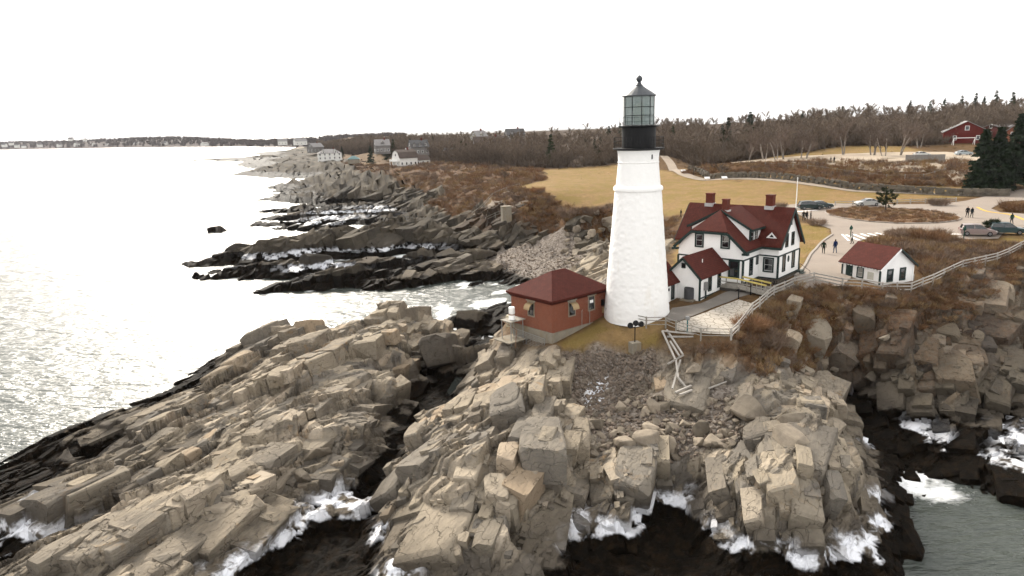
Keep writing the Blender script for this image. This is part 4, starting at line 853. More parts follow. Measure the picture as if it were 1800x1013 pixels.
for x_, zt in ((4.0, 10.75), (5.15, 10.75)):
    b = MB(); b.tube((x_, -.18, 8.9), (x_, -.18, zt), .03, n=5); b.tube((x_, -.18, zt), (x_ + .12, -.18, zt + .08), .035, n=5); b.build('vent_pipe', M_wood, bk)
# horn platform on the seaward side
pf = empty('signal_platform', (bx0, by0, 0), BE, 'small raised platform on posts at brick building, carrying white drum', 'platform')
b = MB(); b.bx(-2.3, -.3, 3.6, 5.2, 10.0, 10.08); b.build('deck', M_wood, pf)
for (x, y) in ((-2.2, 3.7), (-2.2, 5.1), (-.6, 3.7), (-.6, 5.1)):
    b = MB(); b.tube((x, y, 7.3), (x, y, 10.0), .05, n=6); b.build('post', M_steel, pf)
b = MB(); b.bx(-2.9, -.2, 3.2, 5.6, 8.0, 8.1); b.build('base_slab', M_conc, pf)
dl = empty('white_drum', (0, 0, 0), 0, 'white cylindrical fog horn drum standing on platform', 'horn')
dl.matrix_world = Matrix.Translation((bx0, by0, 0)) @ Matrix.Rotation(BE, 4, 'Z')
b = MB(); b.lathe([(.3, 10.09), (.32, 10.1), (.32, 10.62), (.29, 10.66), (.29, 10.72), (.32, 10.76), (.32, 11.35), (.26, 11.42), (.05, 11.44)], 20, (-1.5, 4.3, 0)); b.build('drum', M_trimw, dl, smooth=True)
b = MB(); b.lathe([(.325, 10.6), (.335, 10.6), (.335, 10.7), (.325, 10.7)], 20, (-1.5, 4.3, 0), cap=False); b.build('band', mat('rusty_band', (.30, .13, .05), .7), dl)
tk = MB(); tk.lathe([(.05, 8.9), (.26, 8.95), (.28, 9.1), (.28, 9.9), (.2, 10.15), (.05, 10.2)], 16, (-.75, 5.75, 0))
tko = tk.build('gas_tank', mat('cream_tank', (.55, .48, .34), .5), None, smooth=True); tko.matrix_world = Matrix.Translation((bx0, by0, 0)) @ Matrix.Rotation(BE, 4, 'Z'); tag(tko, 'cream gas tank standing against seaward wall of brick building', 'tank')

# ------------------------------------------------------------------ white shed by the cliff fence
SE = math.atan2(-.925, .38)
sh = empty('gift_shed', (41.85, 78.75, 0), SE, 'small white shed with red gable roof standing alone by cliff fence', 'shed')
# local x along the ridge towards the camera (FL -> FR), local y to the right
SLn, SWd = 5.3, 5.2
b = MB(); b.prism([(-SLn, 0, 9.6), (-SLn, SWd, 9.6), (-SLn, SWd, 12.4), (-SLn, SWd / 2, 14.25), (-SLn, 0, 12.4)], (SLn, 0, 0)); b.build('shed_wall', M_clap, sh)
o3 = .36
roof_part('shed_roof', [[(-SLn - o3, -o3, 12.3), (o3, -o3, 12.3), (o3, SWd / 2, 14.5), (-SLn - o3, SWd / 2, 14.5)], [(-SLn - o3, SWd + o3, 12.3), (-SLn - o3, SWd / 2, 14.501), (o3, SWd / 2, 14.501), (o3, SWd + o3, 12.3)]], .13, M_roof, sh)
trim('rake_board', [((o3 + .02, -o3, 12.12), (o3 + .02, SWd / 2, 14.32))], .08, .2, sh, M_trimw); trim('rake_board', [((o3 + .02, SWd + o3, 12.12), (o3 + .02, SWd / 2, 14.32))], .08, .2, sh)
for k in range(14):
    b = MB(); b.box((-SLn - .2 + k * .43, -o3 + .12, 12.14), (.08, .34, .12)); b.build('rafter_tail', M_trimw, sh)
for (x, y) in ((0, 0), (-SLn, 0), (0, SWd)):
    b = MB(); b.box((x, y, 11.1), (.17, .17, 2.3)); b.build('corner_board', M_green if y == 0 else M_trimw, sh)
b = MB(); b.bx(-4.75, -3.8, -.06, .02, 10.15, 12.1); sd = b.build('door', M_green, sh); b = MB(); b.box((-3.92, -.09, 11.1), (.05, .06, .12)); b.build('handle', M_steel, sd)
window(sh, (-2.7, 0, 11.4), .72, 1.05, (0, -1, 0), M_green, M_winw, M_sash, .13)
b = MB(); b.bx(-1.75, -.75, -.04, .01, 10.75, 11.75); nb = b.build('notice_board', M_trimw, sh); b = MB(); b.bx(-1.68, -.82, -.05, -.035, 10.82, 11.68); b.build('board_face', mat('cream_board', (.62, .60, .52), .7), nb)
window(sh, (0, 1.55, 11.35), .72, 1.25, (1, 0, 0), M_green, M_win, M_green, .13); window(sh, (0, 3.55, 11.35), .72, 1.25, (1, 0, 0), M_green, M_win, M_green, .13)
b = MB(); b.bx(-.25, .05, SWd + .02, SWd + .3, 10.4, 11.1); b.build('utility_box', M_steel, sh)
b = MB(); b.bx(-SLn - .06, .06, -.06, SWd + .06, 9.2, 9.98); b.build('footing', M_conc, sh)
# ------------------------------------------------------------------ roads, paths, paving
def draped(name, poly, m, dz, cell, holes=(), kind='structure', parent=None, zf=None):
    bm = bmesh.new()
    vs_ = [bm.verts.new((p[0], p[1], 0)) for p in poly]; bm.faces.new(vs_)
    X = [p[0] for p in poly]; Y = [p[1] for p in poly]
    def cuts(lo, hi): 
        n = int((hi - lo) / cell); return [lo + (i + .37) * (hi - lo) / max(n, 1) for i in range(n)]
    bmesh.ops.triangulate(bm, faces=bm.faces)
    for x in cuts(min(X), max(X)): bmesh.ops.bisect_plane(bm, geom=bm.verts[:] + bm.edges[:] + bm.faces[:], plane_co=(x, 0, 0), plane_no=(1, 0, 0))
    for y in cuts(min(Y), max(Y)): bmesh.ops.bisect_plane(bm, geom=bm.verts[:] + bm.edges[:] + bm.faces[:], plane_co=(0, y, 0), plane_no=(0, 1, 0))
    co = np.array([v.co[:] for v in bm.verts]); z = hfull(co[:, 0], co[:, 1]) + dz
    for v, q in zip(bm.verts, z): v.co.z = q
    bmesh.ops.recalc_face_normals(bm, faces=bm.faces)
    if sum(f.normal.z for f in bm.faces) < 0: bmesh.ops.reverse_faces(bm, faces=bm.faces)
    me = bpy.data.meshes.new(name); bm.to_mesh(me); bm.free()
    o = link(name, me, m, parent)
    if kind: o['kind'] = kind
    return o
def strip_poly(pts, wd):
    """outline of a constant-width strip along a polyline"""
    P_ = [Vector((p[0], p[1])) for p in pts]; L_ = []; R_ = []
    for i, p in enumerate(P_):
        d = (P_[min(i + 1, len(P_) - 1)] - P_[max(i - 1, 0)]).normalized(); n = Vector((-d.y, d.x))
        L_.append(p + n * wd / 2); R_.append(p - n * wd / 2)
    return [(q.x, q.y) for q in L_] + [(q.x, q.y) for q in reversed(R_)]
def smooth_pts(pts, n=6):
    out = []; P_ = [Vector(p) for p in pts]
    for i in range(len(P_) - 1):
        p0, p1, p2, p3 = P_[max(i - 1, 0)], P_[i], P_[i + 1], P_[min(i + 2, len(P_) - 1)]
        for k in range(n):
            t = k / n; out.append(.5 * ((2 * p1) + (p2 - p0) * t + (2 * p0 - 5 * p1 + 4 * p2 - p3) * t * t + (3 * p1 - p0 - 3 * p2 + p3) * t ** 3))
    return out + [P_[-1]]
M_road = mat('worn_asphalt', (.36, .30, .25), .9, .12, .25, bump=.01, bscale=25, stain=((.22, .19, .16, 1), .35, 1, .52, .5))
M_walk = mat('grey_walk_asphalt', (.24, .215, .19), .9, .12, .5, bump=.01, bscale=25, stain=((.33, .29, .25, 1), .5, 1, .55, .5))
M_kerb = mat('granite_kerb', (.42, .37, .32), .85, .15, 2.0)
M_paint = mat('white_road_paint', (.74, .70, .66), .7, .1, 1.5)
M_yline = mat('yellow_road_paint', (.62, .40, .08), .7, .1, 1.5)
M_lot = mat('pale_gravel', (.50, .41, .31), .95, .15, .4)
M_path = mat('pale_path_gravel', (.40, .33, .26), .95, .15, .4)
isl = [at(u, v, 12) for u, v in ((1455, 383), (1683, 383))]; ic = ((isl[0][0] + isl[1][0]) / 2, (isl[0][1] + isl[1][1]) / 2); ia = (isl[1][0] - isl[0][0]) / 2
ifr = at(1570, 397.5, 12); ibk = at(1570, 364.5, 12); ib = (ibk[1] - ifr[1]) / 2; icy = (ibk[1] + ifr[1]) / 2; ic = (ic[0] + 1.0, icy)
ISL = [(ic[0] + ia * math.cos(2 * math.pi * k / 48), ic[1] + ib * math.sin(2 * math.pi * k / 48)) for k in range(48)]
ROAD = [at(*q) for q in ((1150, 374, 11.4), (1250, 368, 11.8), (1330, 364, 12), (1400, 359, 12), (1480, 358, 12), (1560, 360, 12), (1650, 360, 12), (1700, 354, 12), (1740, 346, 12), (1800, 340, 12.2), (1860, 340, 12.4), (1860, 350, 12.4), (1765, 355, 12.2), (1742, 368, 12.1), (1760, 376, 12), (1860, 385, 12), (1860, 412, 12), (1800, 405, 12), (1768, 409, 12), (1755, 419, 12), (1680, 420, 12), (1640, 412, 12), (1590, 408, 12), (1540, 413, 12), (1512, 424, 11.8), (1520, 440, 11.4), (1530, 470, 10.8), (1480, 500, 10.35), (1400, 502, 10.4), (1402, 484, 10.6), (1416, 468, 10.8), (1426, 449, 11), (1440, 431, 11.3), (1462, 416, 11.6), (1460, 404, 11.8), (1430, 394, 11.9), (1400, 378, 11.9), (1300, 376, 11.8), (1200, 380, 11.5), (1150, 381, 11.2))]
draped('road', ROAD, M_road, .09, 2.2)
draped('traffic_island', ISL, mat('dry_verge_soil', (.21, .12, .06), .95, .3, .6, bump=.03, bscale=6), .22, 2.5)
def kerb(name, pts, closed=True, w_=.22, h_=.24, m=M_kerb):
    b = MB(); Q = list(pts) + ([pts[0]] if closed else []); zz = hfull([p[0] for p in Q], [p[1] for p in Q]) + .1
    for i in range(len(Q) - 1): b.bar((Q[i][0], Q[i][1], zz[i] + h_ / 2 - .08), (Q[i + 1][0], Q[i + 1][1], zz[i + 1] + h_ / 2 - .08), w_, h_)
    o = b.build(name, m); tag(o, kind='structure'); return o
kerb('island_kerb', ISL)
kerb('drive_kerb', smooth_pts([at(*q) for q in ((1398, 488, 10.5), (1414, 470, 10.8), (1425, 450, 11), (1439, 432, 11.3), (1463, 415, 11.6))], 5), False, .3, .2)
kerb('painted_kerb', smooth_pts([at(*q) for q in ((1718, 366, 12.1), (1735, 374, 12), (1775, 381, 12), (1800, 392, 12), (1830, 405, 12))], 5), False, .35, .14, M_yline)
WALK = [at(*q) for q in ((1405, 503, 10.4), (1370, 511, 10.4), (1335, 516, 10.35), (1296, 527, 10.2), (1240, 548, 10), (1195, 566, 9.9), (1172, 566, 9.8), (1174, 552, 9.95), (1182, 543, 10), (1232, 535, 10.1), (1275, 517, 10.3), (1330, 506, 10.4), (1372, 502, 10.45), (1402, 488, 10.5))]
draped('front_walk', WALK, M_walk, .06, 1.6)
PATIO = [at(*q) for q in ((1188, 571, 9.8), (1240, 551, 10), (1298, 529, 10.2), (1322, 534, 10.2), (1315, 548, 10), (1283, 589, 9.7), (1190, 581, 9.6))]
M_flag = mat('pale_flagstone', (.54, .49, .42), .9, .15, 1.0, bump=.01, bscale=14)
_t = M_flag.node_tree; _v = _t.nodes.new('ShaderNodeTexVoronoi'); _v.feature = 'DISTANCE_TO_EDGE'; _v.inputs['Scale'].default_value = 1.5; _g = _t.nodes.new('ShaderNodeTexCoord'); _t.links.new(_g.outputs['Object'], _v.inputs['Vector'])
_r = _t.nodes.new('ShaderNodeMapRange'); _r.inputs[1].default_value = .02; _r.inputs[2].default_value = .07; _t.links.new(_v.outputs['Distance'], _r.inputs[0]); _m = _t.nodes.new('ShaderNodeMixRGB'); _m.inputs[1].default_value = (.19, .16, .125, 1)
_p = _t.nodes['Principled BSDF']; _src = _p.inputs['Base Color'].links[0].from_socket; _t.links.new(_r.outputs[0], _m.inputs[0]); _t.links.new(_src, _m.inputs[2]); _t.links.new(_m.outputs[0], _p.inputs['Base Color'])
draped('stone_patio', PATIO, M_flag, .08, 1.6)
for k in range(5):
    a = at(1487 + 13 * k, 413 - .4 * k, 11.9); c_ = at(1510 + 13 * k, 423 - 1.2 * k, 11.8)
    draped('crossing_stripe', strip_poly([a, c_], .45), M_paint, .115, 1.5)
draped('crossing_stripe', strip_poly([at(1480, 412, 11.9), at(1492, 424, 11.7)], .3), M_paint, .115, 1.5)
draped('parking_line', strip_poly([at(1400, 374, 12), at(1436, 371, 12)], .8), M_paint, .118, 1.5); draped('parking_line', strip_poly([at(1660, 413, 12), at(1700, 414, 12)], .8), M_paint, .118, 1.5)
fp = smooth_pts([at(*q) for q in ((1160, 290, 13), (1178, 296, 13), (1190, 306, 12.9), (1205, 314, 12.8), (1250, 320, 12.6), (1350, 328, 12.3), (1500, 338, 12.2), (1620, 343, 12.1), (1742, 346, 12.1))], 5)
draped('field_path', strip_poly(fp, 3.0), M_path, .10, 3)
draped('cliff_path', strip_poly(smooth_pts([at(*q) for q in ((838, 362, 9.2), (850, 354, 9.8), (870, 346, 10.4), (918, 338, 11))], 5), 2.4), M_path, .12, 2.5)
draped('cliff_path', strip_poly(smooth_pts([at(*q) for q in ((852, 365, 9.2), (885, 359, 9.8), (928, 354, 10.4))], 5), 2.0), M_path, .12, 2.5)
LOT = [at(*q) for q in ((1283, 282, 16.9), (1400, 288, 17), (1470, 289, 17.1), (1545, 292, 17.1), (1660, 291, 17.2), (1686, 297, 17.2), (1712, 291, 17.3), (1726, 267, 18.6), (1665, 264, 18.6), (1604, 270, 18.2), (1660, 283, 17.5), (1590, 285, 17.3), (1470, 281, 17.4), (1400, 282, 17.3), (1283, 279, 17.1))]
draped('upper_parking_lot', LOT, M_lot, .15, 3.5)

# ------------------------------------------------------------------ fences
def fence(name, pts, label, rails=(.45, .75, 1.05), post_h=1.2, step=2.3, m=M_woodw, pw=.12, rw=(.05, .11), square=True, lift=0., rail_tube=False):
    P_ = [Vector((p[0], p[1])) for p in pts]; stn = []
    for a, b in zip(P_[:-1], P_[1:]):
        n = max(1, round((b - a).length / step)); stn += [a + (b - a) * k / n for k in range(n)]
    stn.append(P_[-1]); zz = hbase(np.array([p.x for p in stn]), np.array([p.y for p in stn])) + lift
    f = empty(name, (stn[0].x, stn[0].y, float(zz[0])), 0, label, 'fence'); o = Vector((stn[0].x, stn[0].y, float(zz[0])))
    for p, z in zip(stn, zz):
        b = MB(); q = Vector((p.x, p.y, float(z))) - o
        if square: b.box(q + Vector((0, 0, post_h / 2 - .15)), (pw, pw, post_h + .3), rz=.4)
        else: b.tube(q - Vector((0, 0, .3)), q + Vector((0, 0, post_h)), pw / 2, n=6)
        b.build('post', m, f)
    for i in range(len(stn) - 1):
        for r in rails:
            p = Vector((stn[i].x, stn[i].y, float(zz[i]) + r)) - o; q = Vector((stn[i + 1].x, stn[i + 1].y, float(zz[i + 1]) + r)) - o
            b = MB()
            if rail_tube: b.tube(p, q, rw[0] / 2, n=5)
            else: b.bar(p, q, rw[0], rw[1])
            b.build('rail', m, f)
    return f
fence('cliff_fence', [at(*q) for q in ((1285, 594, 9.6), (1322, 551, 9.9), (1360, 524, 10), (1396, 506, 10), (1430, 501, 10), (1480, 507, 10), (1550, 516, 9.9), (1602, 509, 10), (1640, 498, 10.1), (1692, 472, 10.6), (1732, 461, 10.8), (1830, 435, 11.2))], 'long pale wooden rail fence running along the cliff edge past the shed', (.35, .72, 1.08), 1.2, 2.6, M_woodw, .13, (.06, .14))
fence('lawn_fence', [at(*q) for q in ((1066, 562, 9.4), (1100, 567, 9.5), (1136, 574, 9.5), (1170, 579, 9.5))], 'low grey rail fence across the lawn in front of lighthouse', (.4, .8, 1.12), 1.2, 2.2, M_wood, .11, (.05, .07))
fence('patio_fence', [at(*q) for q in ((1170, 579, 9.5), (1188, 584, 9.5), (1232, 590, 9.6), (1285, 594, 9.6))], 'grey rail fence along front edge of the stone patio', (.45, .8, 1.1), 1.2, 2.0, M_wood, .1, (.05, .06))
fence('cove_fence', [at(*q) for q in ((1038, 508, 9), (1056, 495, 9), (1072, 484, 9))], 'pale rail fence behind brick building above the cove', (.45, .75, 1.08), 1.2, 2.2, M_woodw, .12, (.06, .13), lift=.3)
fence('road_fence', [at(*q) for q in ((1468, 362, 12), (1530, 360, 12), (1600, 358, 12), (1680, 356, 12))], 'low post and rail fence behind the traffic island', (.4, .8), .95, 3.0, M_woodw, .16, (.08, .12))
fence('path_fence', [at(*q) for q in ((829, 361, 9), (845, 352, 9.8), (866, 343, 10.4), (914, 334, 11))], 'thin dark fence along upper side of cliff path', (.5, 1.1), 1.2, 2.6, M_wood, .12, (.06, .08))
fence('path_fence', [at(*q) for q in ((853, 368, 9), (887, 362, 9.8), (930, 357, 10.4))], 'thin dark fence along lower side of cliff path', (.5, 1.1), 1.2, 2.6, M_wood, .12, (.06, .08))
fence('lot_fence', [at(*q) for q in ((1345, 289, 17), (1420, 291, 17), (1500, 294, 17), (1560, 295, 17.1), (1625, 294, 17.2), (1663, 291, 17.2))], 'thin post fence on top of bank along upper parking lot', (.9,), 1.1, 4.5, M_wood, .16, (.06, .06))
pw_ = empty('panel_fence', atd(1625, 288, 212), 0, 'long grey board fence panel beside upper parking lot', 'fence')
a_ = Vector(at(1591, 285, 17.3)); c_ = Vector(at(1661, 284, 17.4)); n_ = 26
pw_.location = a_
for k in range(n_):
    p = (c_ - a_) * (k / n_); q = (c_ - a_) * ((k + .94) / n_); b = MB(); b.bar(p + Vector((0, 0, .9)), q + Vector((0, 0, .9)), .08, 1.9); b.build('board', M_steel if 0 else mat('grey_boards', (.30, .28, .26), .9, .15, 1), pw_)
# bollard posts with rope along the walk
for k, (u, v) in enumerate(((1298, 527), (1319, 522), (1340, 517), (1360, 513), (1381, 508))):
    p = at(u, v, 10.25); b = MB(); b.lathe([(.06, -.2), (.06, 1.0), (.09, 1.02), (.09, 1.1), (.05, 1.16)], 10)
    o = b.build('bollard', M_black, None, (p[0], p[1], hz(p[0], p[1]))); tag(o, ('leftmost', 'second from left', 'middle', 'second from right', 'rightmost')[k] + ' of five thin black bollards along the walk', 'bollard', 'black bollards along the walk')

# ------------------------------------------------------------------ stone wall below the bank
sw = empty('stone_wall', at(1225, 312, 13), 0, 'long low grey fieldstone wall along foot of brown bank', 'wall')
wp = smooth_pts([at(*q) for q in ((1212, 308, 13.2), (1250, 316, 13), (1300, 321, 12.8), (1400, 328, 12.6), (1500, 335, 12.5), (1600, 340, 12.4), (1700, 344, 12.3), (1770, 346, 12.3))], 12)
o_ = Vector(sw.location); rnd = random.Random(3); b = MB()
for i in range(len(wp) - 1):
    seg = wp[i + 1] - wp[i]; n = max(1, int(Vector((seg.x, seg.y, 0)).length / .8))
    for k in range(n):
        p = wp[i] + seg * (k + .5) / n; z0 = float(hbase(np.array([p.x]), np.array([p.y]))[0])
        for c in range(4):
            h_ = .42; b.box(Vector((p.x, p.y, z0 + .1 + c * h_)) - o_ + Vector((rnd.uniform(-.4, .4), rnd.uniform(-.12, .12), rnd.uniform(-.08, .08))), (rnd.uniform(.85, 1.3), rnd.uniform(.5, .8), h_ * rnd.uniform(.95, 1.25)), rz=math.atan2(seg.y, seg.x) + rnd.uniform(-.25, .25), taper=rnd.uniform(.88, .98))
st = b.build('stones', mat('fieldstone', (.19, .165, .13), .95, .5, .7, bump=.02, bscale=8), sw); st['kind'] = 'stuff'

# ------------------------------------------------------------------ small things round the light
def put(u, v, z): 
    p = at(u, v, z); return (p[0], p[1], hz(p[0], p[1]))
p = put(1116, 596, 8.9)
fl = empty('floodlight_stand', p, R(20), 'black floodlight cluster on concrete block, on lawn in front of lighthouse', 'floodlight')
b = MB(); b.box((0, 0, .35), (1.0, .8, 1.1)); b.build('concrete_base', M_conc, fl, bevel=.03)
b = MB(); b.tube((0, 0, .9), (0, 0, 2.5), .05, n=8); b.bar((-.6, 0, 2.35), (.6, 0, 2.35), .06, .06); b.build('pole', M_black, fl)
for x, z in ((-.58, 2.62), (0, 2.78), (.58, 2.62)):
    b = MB(); b.lathe([(.05, -.22), (.2, -.18), (.27, .05), (.28, .16), (.24, .17), (.02, .12)], 16); l_ = b.build('lamp_head', M_black, fl, (x, -.05, z)); l_.rotation_euler = (R(75), 0, R(-10 + 20 * (x > 0)))
p = put(1208, 583, 9.6)
bv = empty('coin_binocular', p, 0, 'pale viewing binocular on thin teal post at patio fence', 'binocular')
b = MB(); b.tube((0, 0, -.1), (0, 0, 1.25), .06, n=8); b.lathe([(.2, -.05), (.2, .03), (.08, .06)], 12); b.build('post', mat('teal_post', (.02, .16, .17), .5), bv)
b = MB(); b.box((0, 0, 1.42), (.3, .42, .3)); b.tube((-.08, -.2, 1.45), (-.08, -.36, 1.45), .07, n=8); b.tube((.08, -.2, 1.45), (.08, -.36, 1.45), .07, n=8); b.build('head', M_steel, bv)
p = put(1211, 530, 10)
ac = empty('air_conditioner', p, HA, 'dark grey air conditioning unit on slab beside the annex', 'air conditioner')
b = MB(); b.box((0, 0, .05), (1.5, 1.5, .16)); b.build('slab', M_conc, ac)
b = MB(); b.lathe([(.5, .14), (.55, .16), (.55, 1.32), (.5, 1.38)], 4 * 5); b.build('casing', mat('grey_louvred_casing', (.10, .10, .105), .5, .15, 3, lines=(.09, .02)), ac)
b = MB(); b.lathe([(.1, 1.38), (.46, 1.385), (.46, 1.42), (.1, 1.43)], 20); b.build('fan_grille', M_black, ac)
# entry deck and ramp with yellow rails (house frame of reference)
rm = empty('entry_ramp', (30.75, 80.3, 0), HA, 'wooden entry deck and ramp with yellow handrails before the house', 'ramp')
b = MB(); b.bx(-6.5, -4.62, 2.0, 6.0, 10.85, 11.02); b.build('deck', M_wood, rm)
b = MB(); b.slab([(-6.5, 2.0, 11.02), (-5.0, 2.0, 11.02), (-5.0, -1.3, 10.66), (-6.5, -1.3, 10.66)], .14); b.build('ramp_boards', M_wood, rm)
b = MB(); b.bx(-6.45, -4.7, 2.1, 5.9, 9.9, 10.84); b.build('skirt', mat('dark_skirt_boards', (.10, .09, .08), .9), rm)
for xr in (-6.45, -5.05):
    for y in (5.9, 4.6, 3.3, 2.0, .9, -.2, -1.2):
        if xr > -5.5 and y > 2: continue
        zt = 11.02 if y >= 2 else 11.02 - .36 * (2 - y) / 3.3
        b = MB(); b.box((xr, y, zt + .4), (.08, .08, 1.2)); b.build('post', M_wood, rm)
    for h_, m_, w_ in ((1.0, M_yel, .16), (.55, M_wood, .06), (.2, M_wood, .06)):
        b = MB()
        if xr < -5.5: b.bar((xr, 6.0, 11.02 + h_), (xr, 2.0, 11.02 + h_), .1, w_)
        b.bar((xr, 2.0, 11.02 + h_), (xr, -1.25, 10.67 + h_), .1, w_); b.build('handrail' if m_ is M_yel else 'rail', m_, rm)
# wrecked stair rail below the patio
def wreck(name, segs, label, cat, m=M_woodw, w_=.16, partname='timber'):
    o = Vector(at(*segs[0][0])); e = empty(name, o, 0, label, cat)
    for a, c in segs:
        b = MB(); b.bar(Vector(at(*a)) - o, Vector(at(*c)) - o, w_, w_ * .8); b.build(partname, m, e)
    return e
wreck('broken_stair', [((1164, 582, 9.6), (1187, 632, 8.2)), ((1172, 580, 9.6), (1200, 623, 8.4)), ((1178, 600, 9.2), (1194, 626, 8.3)), ((1174, 640, 7.4), (1202, 624, 8.2)), ((1196, 633, 7.8), (1182, 683, 6.6)), ((1164, 582, 9.6), (1220, 587, 9.6)), ((1172, 592, 9.2), (1219, 592, 9.3)), ((1188, 632, 8.0), (1192, 664, 7.2)), ((1192, 664, 7.2), (1205, 680, 6.6)), ((1187, 690, 6.6), (1215, 678, 6.7)), ((1195, 694, 6.5), (1216, 686, 6.6))], 'collapsed pale wooden stair frame hanging over the rubble slope', 'stair')
wreck('loose_plank', [((1243, 684, 6.5), (1277, 671, 6.7))], 'single long pale plank lying across rocks right of collapsed stair', 'plank', w_=.12)
# mesh gabion fence below brick building
gb = empty('wire_cage', at(905, 600, 7.8), 0, 'low grey wire fence section on rocks below brick building', 'fence')
o_ = Vector(gb.location)
cor = [Vector(at(903, 592, 8.0)), Vector(at(925, 600, 7.9)), Vector(at(957, 612, 7.7))]
for c in cor:
    b = MB(); b.tube(c - o_ - Vector((0, 0, .8)), c - o_ + Vector((0, 0, .95)), .035, n=5); b.build('post', M_steel, gb)
for a, c in zip(cor[:-1], cor[1:]):
    b = MB()
    for k in range(12):
        q = a + (c - a) * k / 12; b.tube(q - o_ - Vector((0, 0, .5)), q - o_ + Vector((0, 0, .9)), .01, n=3, cap=False)
    for k in range(9): b.tube(a - o_ + Vector((0, 0, -.45 + k * .17)), c - o_ + Vector((0, 0, -.45 + k * .17)), .01, n=3, cap=False)
    b.tube(a - o_ + Vector((0, 0, .93)), c - o_ + Vector((0, 0, .93)), .03, n=4); b.build('wire_mesh', M_steel, gb)
sw2 = wreck('iron_handrail', [((906, 612, 8), (908, 580, 9.4)), ((908, 580, 9.4), (884, 565, 9.4)), ((884, 565, 9.4), (882, 580, 8.4))], 'rusty pipe handrail at seaward corner of brick building', 'handrail', mat('rusty_pipe', (.22, .12, .07), .8), .06, 'pipe')
# concrete block standing on the north shore
p = put(891, 418, 3); cb = MB(); cb.box((0, 0, 1.7), (2.2, 1.8, 4.4), rz=.3); cb.box((0, 0, 4.0), (2.35, 1.95, .25), rz=.3)
tag(cb.build('concrete_block', M_conc, None, p), 'tall square concrete block standing on rocks of the cove', 'block')
# flagpole, sign posts
p = put(1399, 368, 12); b = MB(); b.tube((0, 0, -.2), (0, 0, 6.0), .11, .06, n=10); fpo = empty('flagpole', p, 0, 'bare white flagpole behind the keepers house', 'flagpole'); b.build('pole', M_trimw, fpo)
b = MB(); b.lathe([(.02, 5.95), (.12, 6.05), (.02, 6.18)], 10); b.build('finial', M_trimw, fpo); b = MB(); b.bar((-2.2, 0, .25), (.4, 0, .25), .3, .12); b.build('base_rail', M_trimw, fpo)
for (u, v, z, lab) in ((1495, 418, 11.8, 'slim green post with arrow top at road crossing'), (1694, 419, 12, 'slim green sign post left of the silver car')):
    p = put(u, v, z); b = MB(); b.tube((0, 0, -.1), (0, 0, 1.5), .07, n=6); b.box((0, 0, 1.45), (.42, .12, .34)); b.add([(-.2, -.06, 1.6), (.2, -.06, 1.6), (0, 0, 1.95), (-.2, .06, 1.6), (.2, .06, 1.6)], [(0, 1, 2), (1, 4, 2), (4, 3, 2), (3, 0, 2)])
    tag(b.build('sign_post', mat('green_post', (.015, .07, .05), .5), None, p), lab, 'sign post')
for (u, v, z, lab) in ((1243, 319, 12.8, 'left of two small white panels before stone wall'), (1273, 323, 12.6, 'right of two small white panels before stone wall'), (1201, 311, 13, 'small white panel by path bend near stone wall end')):
    p = put(u, v, z); e = empty('info_panel', p, 0, lab, 'sign'); b = MB(); b.box((0, 0, .8), (1.5, .8, .1), m=Matrix.Rotation(R(35), 3, 'X')); b.build('panel', M_trimw, e); b = MB(); b.tube((-.5, 0, -.1), (-.5, 0, .8), .05, n=5); b.tube((.5, 0, -.1), (.5, 0, .8), .05, n=5); b.build('legs', M_wood, e)
# ------------------------------------------------------------------ vegetation
class TB:
    """triangle collector for twigs and limbs"""
    def __init__(self): self.v = []; self.f = []
    def limb(self, p, q, r0, r1, n=4):
        d = (q - p)
        if d.length < 1e-5: return
        d = d.normalized(); a = d.orthogonal().normalized(); b = d.cross(a); k = len(self.v)
        for P_, r in ((p, r0), (q, r1)):
            for i in range(n):
                t = 2 * math.pi * i / n; self.v.append(tuple(P_ + (a * math.cos(t) + b * math.sin(t)) * r))
        self.f += [(k + i, k + (i + 1) % n, k + n + (i + 1) % n, k + n + i) for i in range(n)]
    def blade(self, p, q, w_, rnd):
        d = q - p; s = Vector((rnd.uniform(-1, 1), rnd.uniform(-1, 1), rnd.uniform(-.4, .4))).cross(d)
        if s.length < 1e-6: return
        s = s.normalized() * w_ / 2; k = len(self.v)
        self.v += [tuple(p - s), tuple(p + s), tuple(q)]; self.f.append((k, k + 1, k + 2))
    def me(self, name):
        m = bpy.data.meshes.new(name); m.from_pydata(self.v, [], self.f); m.update(); return m
def rvec(rnd, up=0.0):
    while True:
        v = Vector((rnd.uniform(-1, 1), rnd.uniform(-1, 1), rnd.uniform(-1, 1)))
        if .05 < v.length < 1: return (v.normalized() + Vector((0, 0, up))).normalized()
